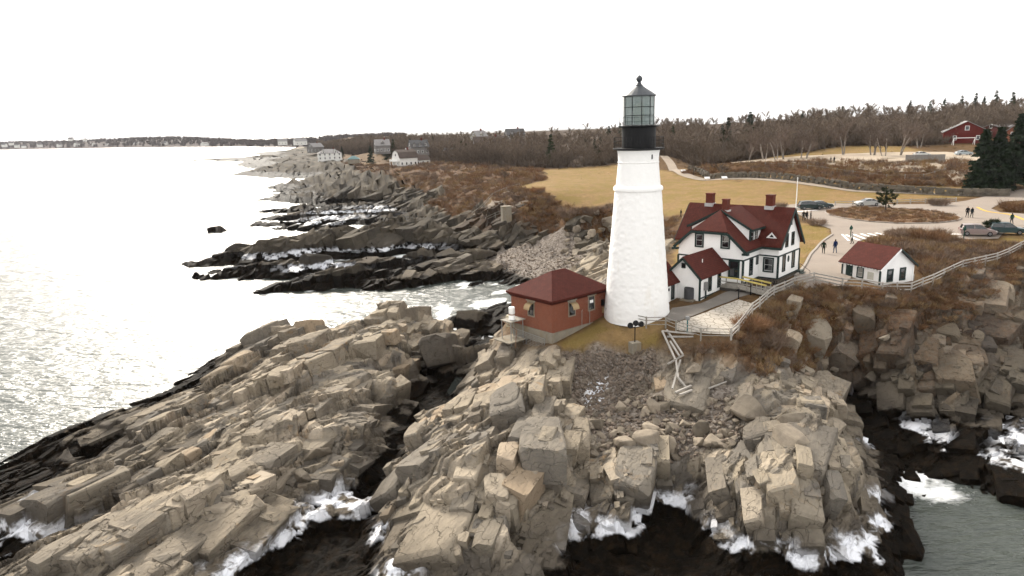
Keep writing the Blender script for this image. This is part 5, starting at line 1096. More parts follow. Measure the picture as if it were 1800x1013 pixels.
def bare_tree(seed, h, spread, stems=1, tw=.06, ntw=9, levels=3, lean=.06, tl=.085):
    """leafless broadleaf: returns trunk mesh and crown (branches and twigs) mesh"""
    rnd = random.Random(seed); T = TB(); C_ = TB()
    def grow(p, d, L_, r, lv):
        segs = 3 if lv == 0 else 2; pts = [p]; dd = d
        for k in range(segs):
            dd = (dd + rvec(rnd) * (.12 + .08 * lv) + Vector((0, 0, .06))).normalized(); pts.append(pts[-1] + dd * L_ / segs)
        for k in range(segs):
            ra = r * (1 - .55 * k / segs); rb = r * (1 - .55 * (k + 1) / segs)
            (T if lv == 0 else C_).limb(pts[k], pts[k + 1], ra, rb, 5 if lv == 0 else 3)
        if lv >= levels:
            for k in range(ntw):
                a = pts[0].lerp(pts[-1], rnd.uniform(.1, 1)); C_.blade(a, a + (dd + rvec(rnd, .3) * .9).normalized() * rnd.uniform(.5, 1.25) * h * tl, tw, rnd)
            return
        nb = rnd.randint(4, 6) if lv == 0 else rnd.randint(3, 4)
        for k in range(nb):
            t = rnd.uniform(.22, 1.0) if lv == 0 else rnd.uniform(.3, 1); idx = min(int(t * segs), segs - 1); a = pts[idx].lerp(pts[idx + 1], t * segs - idx)
            az = rnd.uniform(0, 2 * math.pi); side = Vector((math.cos(az), math.sin(az), 0)); nd = (dd * (.75 if lv == 0 else .6) + side * spread + Vector((0, 0, .15))).normalized()
            grow(a, nd, L_ * rnd.uniform(.48, .7), r * .45, lv + 1)
    for s_ in range(stems):
        az = rnd.uniform(0, 6.28); base = Vector((math.cos(az), math.sin(az), 0)) * (.0 if stems == 1 else .5)
        grow(base - Vector((0, 0, .4)), (Vector((0, 0, 1)) + Vector((math.cos(az), math.sin(az), 0)) * (lean if stems == 1 else .28)).normalized(), h * .52, h * .016 + .03, 0)
    return T.me('trunk'), C_.me('crown')
def conifer(seed, h, rad, tiers=11, per=9, dense=16):
    rnd = random.Random(seed); T = TB(); C_ = TB(); T.limb(Vector((0, 0, -.4)), Vector((0, 0, h * .96)), h * .018 + .06, .02, 5)
    for k in range(tiers):
        t = k / (tiers - 1); z = h * (.12 + .86 * t); r = rad * (1 - t) ** .8 * rnd.uniform(.8, 1.1) + .12
        for i in range(max(4, int(per * (1 - .5 * t)))):
            az = rnd.uniform(0, 6.28); rr = r * rnd.uniform(.6, 1.1); d = Vector((math.cos(az), math.sin(az), 0)); p0 = Vector((0, 0, z + rnd.uniform(-.3, .3))); p1 = p0 + d * rr + Vector((0, 0, -rr * .22 + .25 * rr * t))
            C_.limb(p0, p1, .04, .015, 3)
            for j in range(dense):
                u = rnd.uniform(.15, 1.05); a = p0.lerp(p1, u); sd = Vector((-d.y, d.x, 0)) * rnd.choice((-1, 1)); q = a + (sd * rnd.uniform(.3, 1) + d * rnd.uniform(.1, .9) + Vector((0, 0, rnd.uniform(-.55, .25)))) * h * .055
                C_.blade(a, q, h * .04, rnd)
    for j in range(8): C_.blade(Vector((0, 0, h * .93)), Vector((rnd.uniform(-.2, .2), rnd.uniform(-.2, .2), h * rnd.uniform(.98, 1.04))), .12, rnd)
    return T.me('trunk'), C_.me('crown')
def round_pine(seed, h, rx):
    rnd = random.Random(seed); T = TB(); C_ = TB(); T.limb(Vector((0, 0, -.4)), Vector((.1, 0, h * .7)), .16, .05, 6)
    for k in range(46):
        d = rvec(rnd, .15); c = Vector((d.x * rx * rnd.uniform(.3, .95), d.y * rx * rnd.uniform(.3, .95), h * .55 + d.z * h * .42 * rnd.uniform(.4, 1))); C_.limb(Vector((0, 0, h * rnd.uniform(.25, .6))), c, .04, .015, 3)
        for j in range(34): C_.blade(c + rvec(rnd) * .12, c + rvec(rnd, .25) * rnd.uniform(.3, .62), .12, rnd)
    return T.me('trunk'), C_.me('crown')
def shrub(seed, h, rad, n=130, tw=.035):
    rnd = random.Random(seed); C_ = TB()
    for k in range(n):
        az = rnd.uniform(0, 6.28); r = rad * math.sqrt(rnd.random()) * .55; p = Vector((math.cos(az) * r, math.sin(az) * r, -.1)); e = rad * rnd.uniform(.5, 1.05)
        q = Vector((math.cos(az) * (r + e * .5), math.sin(az) * (r + e * .5), h * rnd.uniform(.55, 1.05) * (1 - .35 * (r / rad)))); m_ = p.lerp(q, .5) + rvec(rnd) * .1 * h
        C_.blade(p, m_, tw * 1.3, rnd)
        for j in range(3): C_.blade(m_ + rvec(rnd) * .05, q + rvec(rnd) * h * .25, tw, rnd)
    return C_.me('twigs')
def vegmat(name, color, var=.35):
    m = mat(name, color, .95, var, .6, spec=.1); t = m.node_tree
    oi = t.nodes.new('ShaderNodeObjectInfo'); mx_ = t.nodes.new('ShaderNodeHueSaturation'); p_ = t.nodes['Principled BSDF']; src = p_.inputs['Base Color'].links[0].from_socket
    mr_ = t.nodes.new('ShaderNodeMapRange'); mr_.inputs[3].default_value = .7; mr_.inputs[4].default_value = 1.3; t.links.new(oi.outputs['Random'], mr_.inputs[0]); t.links.new(mr_.outputs[0], mx_.inputs['Value']); t.links.new(src, mx_.inputs['Color']); t.links.new(mx_.outputs[0], p_.inputs['Base Color'])
    return m
M_bark = vegmat('grey_brown_bark', (.13, .102, .08)); M_twig = vegmat('bare_twigs', (.18, .138, .104)); M_birch = vegmat('white_birch_bark', (.42, .37, .32), .2); M_birchtw = vegmat('birch_twigs', (.20, .15, .12))
M_needle = vegmat('dark_needles', (.034, .052, .028)); M_needle2 = vegmat('olive_needles', (.05, .062, .03)); M_brush = vegmat('rust_brush', (.31, .175, .095), .5); M_brushg = vegmat('grey_brush', (.26, .185, .135), .5); M_tan = M_tan
M_drygrass = vegmat('dry_grass', (.40, .265, .135), .4)
def set_tree(name, pair, loc, rz, sc_, mt, mc, label, cat, group=None):
    e = empty(name, loc, rz, label, cat, group); e.scale = (sc_, sc_, sc_)
    for nm, me_, m_ in (('trunk', pair[0], mt), ('crown', pair[1], mc)):
        o = bpy.data.objects.new(nm, me_); COL.objects.link(o); o.parent = e
        if not me_.materials: me_.materials.append(m_)
    return e
rnd = random.Random(11)
BT = [bare_tree(20 + i, 12, .8, 1 + (i % 3 == 2), .07, 12, 3) for i in range(6)]
NB = [bare_tree(50 + i, 9, 1.0, 1, .05, 14, 3, .1) for i in range(3)]
BR = [bare_tree(70 + i, 11, .55, 2 + i % 2, .06, 6, 3) for i in range(3)]
CF = [conifer(90 + i, 12, 2.6 + .4 * i, 15, 12, 18) for i in range(3)]; CN = [conifer(95, 14, 4.2, 22, 16, 26), conifer(96, 14, 3.8, 20, 16, 26)]
def ground(pts):
    x = np.array([p[0] for p in pts], float); y = np.array([p[1] for p in pts], float); return hbase(x, y)
# wood behind the field and up the hill
edge_pts = [at(*q) for q in ((560, 268, 7), (640, 275, 9), (700, 281, 9.5), (780, 290, 10.5), (860, 293, 11.5), (950, 298, 12.4), (1080, 296, 12.8), (1160, 286, 13.5), (1240, 288, 15.5), (1300, 276, 17.4), (1400, 268, 18), (1480, 258, 18.8), (1580, 258, 18.8), (1650, 254, 19.3), (1740, 240, 21), (1860, 236, 22))]
ex = np.array([p[0] for p in edge_pts]); ey = np.array([p[1] for p in edge_pts])
ext = [(x, y) for x, y in zip(ex, ey)]; cand = []
for i in range(len(ext) - 1):
    (x0, y0), (x1, y1) = ext[i], ext[i + 1]; n0 = max(1, int(math.hypot(x1 - x0, y1 - y0) / 6.0)); d0 = 0
    while d0 < 235:
        for k in range(n0):
            t = (k + rnd.random()) / n0; px_, py_ = x0 + (x1 - x0) * t, y0 + (y1 - y0) * t; L2 = math.hypot(px_, py_); dd_ = d0 + rnd.uniform(-3, 3); cand.append((px_ * (1 + dd_ / L2), py_ * (1 + dd_ / L2), dd_))
        d0 += 6.5 + d0 * .085
HOUSE_CLEAR = [(atd(715, 290, 392), 22), (atd(735, 268, 440), 20), (atd(672, 266, 480), 20), (atd(580, 280, 560), 26), (atd(870, 266, 440), 26), (atd(905, 250, 500), 14), (atd(838, 262, 470), 14)]
def clear(p):
    return all((p[0] - c[0]) ** 2 + (p[1] - c[1]) ** 2 > r * r and not (abs(p[0] / p[1] - c[0] / c[1]) < r * .6 / c[1] and p[1] < c[1] and p[1] > c[1] - 22) for c, r in HOUSE_CLEAR)
cand = [p for p in cand if clear(p)]
gzc = ground(cand); cand = [(x, y, d, z) for (x, y, d), z in zip(cand, gzc) if z > 4]
cand.sort(key=lambda q: q[1] - 0.0 * q[2]); front = sorted(cand, key=lambda q: q[2])[:230]; fs = set(front); rest = [q for q in cand if q not in fs]
for i, (x, y, d, z) in enumerate(front):
    set_tree('bare_tree', BT[i % 6], (x, y, z), rnd.uniform(0, 6.28), rnd.uniform(.62, 1.05), M_bark, M_twig, 'leafless brown tree at edge of the wood beyond the field', 'tree', 'leafless trees at the edge of the wood')
def join_copies(name, items, m):
    """many alike background plants that read as one mass: one object"""
    cache = {}; V = []; F = []; n0 = 0; lt = []
    for me_, mtx in items:
        if me_.name not in cache:
            co = np.zeros(len(me_.vertices) * 3, np.float32); me_.vertices.foreach_get('co', co); fi = np.zeros(len(me_.loops), np.int32); me_.loops.foreach_get('vertex_index', fi); tot = np.zeros(len(me_.polygons), np.int32); me_.polygons.foreach_get('loop_total', tot)
            cache[me_.name] = (co.reshape(-1, 3), fi, tot)
        co, fi, tot = cache[me_.name]; M4 = np.array(mtx); V.append(co @ M4[:3, :3].T + M4[:3, 3]); F.append(fi + n0); lt.append(tot); n0 += len(co)
    V = np.concatenate(V).astype(np.float32); F = np.concatenate(F).astype(np.int32); lt = np.concatenate(lt).astype(np.int32)
    me_ = bpy.data.meshes.new(name); me_.vertices.add(len(V)); me_.vertices.foreach_set('co', V.ravel()); me_.loops.add(len(F)); me_.loops.foreach_set('vertex_index', F); me_.polygons.add(len(lt)); me_.polygons.foreach_set('loop_start', np.concatenate([[0], np.cumsum(lt)[:-1]]).astype(np.int32)); me_.polygons.foreach_set('loop_total', lt); me_.update(calc_edges=True)
    return link(name, me_, m)
def TRS(x, y, z, a, s, sz=None): return Matrix.Translation((x, y, z)) @ Matrix.Rotation(a, 4, 'Z') @ Matrix.Diagonal((s, s, sz or s, 1))
FAR = [bare_tree(120 + i, 12, .9, 1, .15, 13, 2) for i in range(5)]
FAR2 = [bare_tree(140 + i, 12, .95, 1, .24, 26, 1, .06, .17) for i in range(5)]; items = []
for i, (x, y, d, z) in enumerate(rest):
    t_, c_ = (FAR if d < 34 else FAR2)[i % 5]; m4 = TRS(x, y, z, rnd.uniform(0, 6.28), rnd.uniform(.85, 1.2)); items += [(t_, m4), (c_, m4)]
tag(join_copies('woodland', items, M_twig), 'brown leafless woodland covering the hill behind the park', 'woodland', kind='stuff')
under = []
for i in range(1500):
    k = rnd.randrange(len(ext) - 1); t = rnd.random(); x0 = ext[k][0] + (ext[k + 1][0] - ext[k][0]) * t; y0 = ext[k][1] + (ext[k + 1][1] - ext[k][1]) * t; L2 = math.hypot(x0, y0); d_ = 2 + 120 * rnd.random() ** 2
    if clear((x0 * (1 + d_ / L2), y0 * (1 + d_ / L2))): under.append((x0 * (1 + d_ / L2), y0 * (1 + d_ / L2)))
UND = [shrub(230 + i, 2.6, 2.2, 28, .15) for i in range(4)]; zu = ground(under)
tag(join_copies('undergrowth', [(UND[i % 4], TRS(x, y, float(z), rnd.uniform(0, 6.28), rnd.uniform(.8, 1.7))) for i, ((x, y), z) in enumerate(zip(under, zu)) if z > 4], M_twig), 'brown leafless undergrowth filling the foot of the wood', 'undergrowth', kind='stuff')
# conifers standing out of the wood
con = [(1280, 222, 330, 1.15), (1318, 218, 330, 1.3), (1183, 222, 330, 1.0), (1270, 230, 320, .9), (1410, 218, 350, .95), (1418, 220, 350, .8), (968, 238, 300, 1.25), (1055, 236, 330, .8), (1028, 236, 340, .75), (1045, 236, 340, .7), (650, 255, 470, 1.3), (678, 245, 500, 1.2), (690, 240, 510, 1.3), (800, 275, 400, .8), (812, 274, 395, .95), (820, 276, 392, .8), (720, 240, 520, 1.1), (1070, 224, 420, 1.0), (1090, 222, 430, 1.1), (900, 240, 470, .8), (912, 243, 470, .7), (1480, 205, 420, 1.0), (1600, 192, 420, 1.1), (1690, 182, 430, 1.2), (1715, 180, 440, 1.3), (1730, 178, 430, 1.1), (1750, 180, 420, 1.4), (1780, 180, 400, 1.3), (1660, 188, 430, 1.1), (1635, 190, 430, 1.0), (760, 232, 540, 1.0), (600, 252, 600, 1.0)]
for i, (u, v, Y, s_) in enumerate(con):
    q = atd(u, v, Y); zg_ = float(hbase(np.array([q[0]]), np.array([q[1]]))[0])
    set_tree('evergreen_tree', CF[i % 3], (q[0], q[1], zg_), rnd.uniform(0, 6), s_ * .85, M_bark, M_needle if i % 2 else M_needle2, 'dark evergreen tree standing among the bare wood', 'tree', 'evergreens scattered in the wood')
for i, (u, v, z, s_, l_) in enumerate(((1722, 338, 12.6, .95, 'left and lowest'), (1748, 340, 12.5, .98, 'middle'), (1782, 336, 12.6, 1.12, 'right and tallest'))):
    p = at(u, v, z); set_tree('spruce_tree', CN[i % 2], (p[0], p[1], hz(p[0], p[1])), i * 2.1, s_, M_bark, M_needle, l_ + ' of three dark spruces by the road bend', 'tree', 'spruces by the road bend')
p = at(1556, 372, 12); set_tree('island_pine', round_pine(61, 4.8, 2.5), (p[0], p[1], hz(p[0], p[1])), .5, 1.0, M_bark, M_needle2, 'small dark pine growing on the traffic island', 'tree')
p = at(1744, 412, 12); set_tree('cliff_juniper', round_pine(62, 2.6, 1.5), (p[0], p[1], hz(p[0], p[1]) - .3), 2.5, 1.0, M_bark, M_needle2, 'ragged little evergreen in front of parked cars', 'tree')
for i, (u, v, z, s_, l_) in enumerate(((1272, 320, 12.7, 1.0, 'round headed leafless tree before stone wall, right of two'), (1219, 314, 12.9, .78, 'smaller leafless tree before stone wall, left of two'), (888, 328, 11, .7, 'lone leafless tree on left edge of the field'))):
    p = at(u, v, z); set_tree('field_tree', NB[i], (p[0], p[1], hz(p[0], p[1])), i, s_, M_bark, M_twig, l_, 'tree')
for i, (u, v, z, s_) in enumerate(((1313, 279, 17.2, .9), (1345, 279, 17.3, .95), (1366, 280, 17.3, 1.0), (1380, 280, 17.3, 1.05), (1406, 280, 17.3, 1.0), (1415, 281, 17.3, .85), (1482, 272, 18, 1.1), (1535, 274, 17.8, 1.1), (1555, 276, 17.7, 1.0), (1580, 274, 17.8, 1.05), (1616, 258, 19, .8))):
    p = at(u, v, z); set_tree('birch_tree', BR[i % 3], (p[0], p[1], hz(p[0], p[1])), i * 1.3, s_ * 1.05, M_birch, M_birchtw, 'pale barked leafless birch along the upper lot', 'tree', 'pale birches along the upper lot')
# brush: low bare shrubs
SH = [shrub(200 + i, 1.2, 1.1, 42, .055) for i in range(6)]
SHB = [shrub(210 + i, 1.3, 1.5, 320, .03) for i in range(3)]
for i, (u, v, z, s_, l_) in enumerate(((1632, 425, 12, 1.9, 'large leafless shrub on mound right of shed'), (1580, 420, 12, 1.3, 'low leafless shrub behind shed roof'), (1435, 400, 11.6, 1.2, 'leafless shrub beside road right of house gable'), (1785, 372, 12.2, 2.0, 'reddish leafless thicket at right edge by yellow kerb'), (1650, 362, 12, 1.6, 'leafless shrub behind road fence'), (1370, 366, 12, 1.2, 'dark shrub behind ridge of house, right'), (1300, 367, 12, 1.0, 'dark shrub behind ridge of house, left'), (1040, 365, 11, 2.2, 'wide grey brown thicket on cliff left of lighthouse'), (1000, 366, 11, 2.0, 'grey brown thicket left of the wide one on cliff top'), (945, 345, 11, 1.6, 'brown thicket between the cliff paths'), (910, 352, 10.4, 1.3, 'low thicket below upper cliff path'), (1345, 590, 9, 1.8, 'dense grey brown thicket right of patio corner'), (1318, 575, 9.5, 1.3, 'brown thicket against patio fence corner'))):
    p = at(u, v, z); o = link('leafless_shrub', SHB[i % 3], M_brushg if i % 3 else M_brush, None, (p[0], p[1], hz(p[0], p[1])), i * 1.7); o.scale = (s_, s_, s_ * .85); tag(o, l_, 'shrub')
def scatter(poly, n, seed):
    r = random.Random(seed); X = [p[0] for p in poly]; Y = [p[1] for p in poly]; out = []
    while len(out) < n:
        q = np.array([[r.uniform(min(X), max(X)), r.uniform(min(Y), max(Y))] for _ in range(n)]); m_ = inpoly(q[:, 0], q[:, 1], poly); out += [tuple(t) for t in q[m_]]
    return out[:n]
spec = [(Z_BRUSH[0], 420, .8, 'r'), (Z_BRUSH[1], 420, .95, 'g'), (Z_BRUSH[2], 260, 1.2, 'g'), (Z_BRUSH[3], 640, 1.3, 'r'), (Z_BRUSH[4], 640, 1.6, 'g'), (Z_BRUSH[5], 520, 1.35, 'r'), (Z_BRUSH[6], 120, 1.0, 'g'), (ISL, 420, .55, 'r')]
buck = {'r': [], 'g': [], 't': []}
for k, (poly, n, s_, c_) in enumerate(spec):
    q = scatter(poly, n, 300 + k); zz = hfull([a for a, _ in q], [b for _, b in q])
    for i, ((x, y), z) in enumerate(zip(q, zz)):
        s1 = s_ * rnd.uniform(.6, 1.25); buck[c_ if i % 4 > 1 else ('t' if i % 4 == 1 else ('g' if c_ == 'r' else 'r'))].append((SH[i % 5], TRS(x, y, float(z) + (.12 if poly is ISL else 0), rnd.uniform(0, 6.28), s1, s1 * rnd.uniform(.6, .95))))
q = scatter([at(*t) for t in ((1290, 600, 9), (1400, 540, 9.5), (1560, 530, 9.6), (1700, 500, 9.5), (1800, 470, 10.3), (1800, 520, 8), (1700, 560, 7), (1560, 590, 7), (1470, 590, 6.5), (1400, 640, 6.5), (1330, 650, 7))], 420, 333); zz = hfull([a for a, _ in q], [b for _, b in q])
for i, ((x, y), z) in enumerate(zip(q, zz)):
    if z > 5.2: s1 = rnd.uniform(.35, .85); buck['rtrg'[i % 4]].append((SH[i % 5], TRS(x, y, float(z), rnd.uniform(0, 6.28), s1, s1 * .7)))
tag(join_copies('rust_brush', buck['r'], M_brush), 'rust brown dry brush on banks, verges and cliff slopes', 'brush', kind='stuff')
tag(join_copies('grey_brush', buck['g'], M_brushg), 'grey brown leafless brush on banks, verges and cliff tops', 'brush', kind='stuff')
tag(join_copies('dry_grass', buck['t'], M_drygrass), 'straw coloured dry grass tufts among the brush', 'grass', kind='stuff')
# ------------------------------------------------------------------ far shore across the bay
def far_hill():
    us = np.linspace(-260, 700, 150); V = []; F = []; nz_ = 12
    tops = np.interp(us, [-260, 0, 60, 130, 200, 240, 330, 400, 450, 500, 560, 620, 700], [251, 248, 247, 245.5, 242, 239.5, 238.5, 241.5, 243.5, 242, 239, 234, 230])
    for i, u in enumerate(us):
        Y0 = np.interp(u, [-260, 0, 300, 450, 560, 700], [3300, 2900, 2200, 1800, 1450, 1350]); d0 = atd(u, 260, Y0); top = atd(u, tops[i], Y0 + 420)[2] - 9
        for k in range(nz_):
            t = k / (nz_ - 1); Y = Y0 + 420 * t; p = atd(u, 250, Y); h_ = -1 + (top + 1) * (math.sin(min(t * 1.35, 1) * math.pi / 2) ** 1.3) if t < .75 else top * (1 - (t - .75) * .6)
            V.append((p[0], p[1], h_ + 5 * float(fbm(np.array([p[0] * .01]), np.array([p[1] * .01]), 3, 8)[0] - .5) * min(t * 4, 1)))
    n = len(us); F = [(i * nz_ + k, (i + 1) * nz_ + k, (i + 1) * nz_ + k + 1, i * nz_ + k + 1) for i in range(n - 1) for k in range(nz_ - 1)]
    return V, F
V_, F_ = far_hill(); b = MB(); b.add(V_, F_); fh = b.build('far_hills', mat('far_wooded_ground', (.10, .078, .07), 1, .3, .01), smooth=True); tag(fh, kind='structure')
rnd = random.Random(5); items = []
TUFT = []
for i in range(4):
    t = TB(); r_ = random.Random(400 + i)
    for k in range(26):
        a = rvec(r_); a.z = abs(a.z); t.blade(Vector((a.x * 1.5, a.y * 1.5, r_.uniform(-2, 3))), Vector((a.x * 5, a.y * 5, 4 + 8 * a.z)), 2.6, r_)
    TUFT.append(t.me('tuft'))
Vn = np.array(V_)
for i in range(3600):
    k = rnd.randrange(len(V_)); j = min(k + 12, len(V_) - 1); t = rnd.random(); p = Vector(V_[k]).lerp(Vector(V_[j]), t)
    if p.z < 2.5 or (Vector(V_[k]) - Vector(V_[j])).length > 90: continue
    items.append((TUFT[i % 4], TRS(p.x + rnd.uniform(-20, 20), p.y + rnd.uniform(-18, 18), p.z - 2, rnd.uniform(0, 6), rnd.uniform(.7, 1.1))))
tag(join_copies('far_woodland', items, mat('far_woods', (.115, .088, .08), 1, .4, .02)), 'hazy brown woods on far shore across the bay', 'woodland', kind='stuff')

# ------------------------------------------------------------------ houses along the coast
WALLS = {'white': mat('far_white_wall', (.72, .70, .66), .8, .06, .5), 'grey': mat('grey_shingle_wall', (.27, .255, .24), .9, .15, .6), 'tan': mat('tan_wall', (.42, .37, .29), .9, .1, .6), 'red': mat('barn_red_boards', (.17, .028, .022), .8, .2, .8, lines=(.25, .02)), 'brick': M_brick}
ROOFS = {'grey': mat('grey_shingle_roof', (.15, .145, .145), .9, .25, .6), 'pale': mat('pale_metal_roof', (.36, .34, .33), .7, .15, .5), 'brown': mat('brown_roof', (.13, .10, .085), .9, .2, .6), 'teal': mat('teal_roof', (.22, .34, .34), .7, .1, .6)}
def house(name, loc, rz, w_, d_, h_, rh, wall, roof_, label, gambrel=False, wing=None, dormers=0, chimney=True, porch=False, rows=2, cols=4, hip=False, group=None, cat='house'):
    """w_ along local x (ridge), d_ along local y, gable ends at +-x"""
    e = empty(name, loc, rz, label, cat, group); Wm, Rm = WALLS[wall], ROOFS[roof_]
    x0, x1, y0, y1 = -w_ / 2, w_ / 2, -d_ / 2, d_ / 2; o = .35
    if gambrel: prof = [(y0, h_), (y0 + d_ * .17, h_ + rh * .68), (0, h_ + rh), (y1 - d_ * .17, h_ + rh * .68), (y1, h_)]
    else: prof = [(y0, h_), (0, h_ + rh), (y1, h_)]
    b = MB()
    if hip: b.bx(x0, x1, y0, y1, -1, h_)
    else: b.prism([(x0, y0, -1), (x0, y1, -1)] + [(x0, y, z - .12) for y, z in reversed(prof)], (w_, 0, 0))
    b.build('wall', Wm, e)
    b = MB()
    if hip:
        r = min(d_, w_) / 2 * .95; P_ = [(x0 - o, y0 - o, h_), (x1 + o, y0 - o, h_), (x1 + o, y1 + o, h_), (x0 - o, y1 + o, h_), (x0 + r, 0, h_ + rh), (x1 - r, 0, h_ + rh)]
        b.add(P_, [(0, 1, 5, 4), (1, 2, 5), (2, 3, 4, 5), (3, 0, 4), (3, 2, 1, 0)])
    else:
        for (ya, za), (yb, zb) in zip(prof[:-1], prof[1:]):
            ya2 = ya - o * (ya == y0); za2 = za - (o * .5 if ya == y0 else 0); yb2 = yb + o * (yb == y1); zb2 = zb - (o * .5 if yb == y1 else 0)
            b.slab([(x0 - o, ya2, za2 + .1), (x1 + o, ya2, za2 + .1), (x1 + o, yb2, zb2 + .1), (x0 - o, yb2, zb2 + .1)], .2)
    rf_ = b.build('roof', Rm, e)
    if chimney: b = MB(); b.bx(w_ * .15, w_ * .15 + .9, -.5, .5, h_ + rh * .5, h_ + rh + 1.2); b.build('chimney', M_chim, rf_)
    for r in range(rows):
        zc_ = 1.5 + r * 2.7
        if zc_ > h_ - .6: break
        for c in range(cols):
            xc = x0 + w_ * (c + .5) / cols
            window(e, (xc, y0, zc_), .9, 1.3, (0, -1, 0), M_trimw, M_win, None, .14)
        for c in range(2): window(e, (x0, y0 + d_ * (c + .5) / 2, zc_), .9, 1.3, (-1, 0, 0), M_trimw, M_win, None, .14)
    if not hip:
        window(e, (x0, 0, h_ + rh * .35), 1.1, 1.3, (-1, 0, 0), M_trimw, M_win, None, .14)
    for k in range(dormers):
        xc = x0 + w_ * (k + .5) / dormers; b = MB(); b.prism([(xc - 1, y0 + .3, h_ + .2), (xc + 1, y0 + .3, h_ + .2), (xc + 1, y0 + .3, h_ + 1.7), (xc, y0 + .3, h_ + 2.6), (xc - 1, y0 + .3, h_ + 1.7)], (0, d_ * .4, 0)); dm = b.build('dormer', Wm, e); window(dm, (xc, y0 + .3, h_ + 1.1), .8, 1.0, (0, -1, 0), M_trimw, M_win, None, .1)
        b = MB(); b.slab([(xc - 1.3, y0, h_ + 1.55), (xc, y0, h_ + 2.8), (xc, d_ * .1, h_ + 2.8), (xc - 1.3, d_ * .1, h_ + 1.55)], .12); b.slab([(xc, y0, h_ + 2.8), (xc + 1.3, y0, h_ + 1.55), (xc + 1.3, d_ * .1, h_ + 1.55), (xc, d_ * .1, h_ + 2.8)], .12); b.build('dormer_roof', Rm, dm)
    if porch:
        b = MB(); b.bx(x0 - 1.6, x0, y0 + .3, y1 - .3, 2.6, 2.85); b.build('balcony', M_trimw, e); b = MB(); b.bx(x0 - 1.65, x0 - 1.55, y0 + .3, y1 - .3, 2.85, 3.75); b.build('balcony_rail', M_trimw, e)
        for y in (y0 + .5, y1 - .5): b = MB(); b.box((x0 - 1.45, y, 1.0), (.2, .2, 3.4)); b.build('post', M_trimw, e)
    if wing:
        wx, wy, ww, wd, wh, wr_ = wing; b = MB(); b.prism([(wx, wy - wd / 2, -1), (wx, wy + wd / 2, -1), (wx, wy + wd / 2, wh), (wx, wy, wh + wr_), (wx, wy - wd / 2, wh)], (ww, 0, 0)); b.build('wing_wall', Wm, e)
        b = MB(); b.slab([(wx - .3, wy - wd / 2 - .3, wh + .05), (wx + ww + .3, wy - wd / 2 - .3, wh + .05), (wx + ww + .3, wy, wh + wr_ + .2), (wx - .3, wy, wh + wr_ + .2)], .2); b.slab([(wx - .3, wy, wh + wr_ + .201), (wx + ww + .3, wy, wh + wr_ + .201), (wx + ww + .3, wy + wd / 2 + .3, wh + .05), (wx - .3, wy + wd / 2 + .3, wh + .05)], .2); b.build('wing_roof', Rm, e)
        for k in range(3): window(e, (wx + ww * (k + .5) / 3, wy - wd / 2, 1.5), .9, 1.3, (0, -1, 0), M_trimw, M_win, None, .14)
    return e
def hp(u, v, Y):
    p = atd(u, v, Y); return (p[0], p[1], p[2])
house('gambrel_house', hp(712, 292, 392), R(38), 11, 8.6, 4.6, 4.2, 'white', 'brown', 'white gambrel house with balcony on the shore, nearest of far houses', True, (5.4, .5, 9, 6.4, 2.8, 2.6), 0, True, True)
house('shingled_house', hp(736, 271, 440), R(25), 11, 7.5, 4.4, 4.0, 'grey', 'grey', 'grey house with white trimmed dormers above the white gambrel house', False, None, 3, True, True)
house('turreted_house', hp(672, 268, 480), R(20), 9.5, 7.5, 4.6, 3.8, 'grey', 'pale', 'pale grey house in trees, left of dormered house', False, None, 1, True, False)
house('shore_house', hp(580, 281, 560), R(15), 18, 11, 5.0, 3.2, 'white', 'pale', 'low wide pale house on rocky point at the left', False, None, 2, True, False, 2, 5, True)
house('beach_hut', hp(622, 285, 500), R(10), 8, 6, 2.0, 2.2, 'tan', 'teal', 'tiny hut with pale teal roof on the shore', False, None, 0, False, False, 1, 3, True, cat='hut')
house('long_roof_house', hp(862, 268, 440), R(10), 20, 12, 4.0, 5.5, 'grey', 'brown', 'big house with long brown grey roofs among bare trees', False, (6, -3, 14, 8, 3.5, 4), 0, True)
house('grey_cottage', hp(842, 254, 480), R(40), 9, 8, 5, 4, 'tan', 'pale', 'small pale gabled cottage behind the long roofed house', False, None, 1, True)
house('wood_house', hp(905, 249, 520), R(15), 13, 8, 5, 4, 'grey', 'grey', 'grey house with dark roof half hidden high in the wood', False, None, 2, True)
house('hedge_house', hp(795, 278, 410), R(30), 10, 7, 2.6, 3, 'tan', 'grey', 'low grey roofed cottage right of the gambrel house', False, None, 0, True, False, 1)
for i, (u, v, Y, w_, l_) in enumerate(((497, 254, 1150, 14, 'pale house on middle headland, left of the pair'), (528, 254, 1100, 18, 'pale house on middle headland, right of the pair'), (555, 267, 760, 14, 'grey house between shore point and wood'), (360, 256, 1900, 20, 'single white house low on the far shore'))):
    house('distant_house', hp(u, v, Y), R(15 + 20 * i), w_, 10, 5, 4, 'white' if i != 2 else 'grey', 'pale', l_, rows=1, cols=3, group=None)
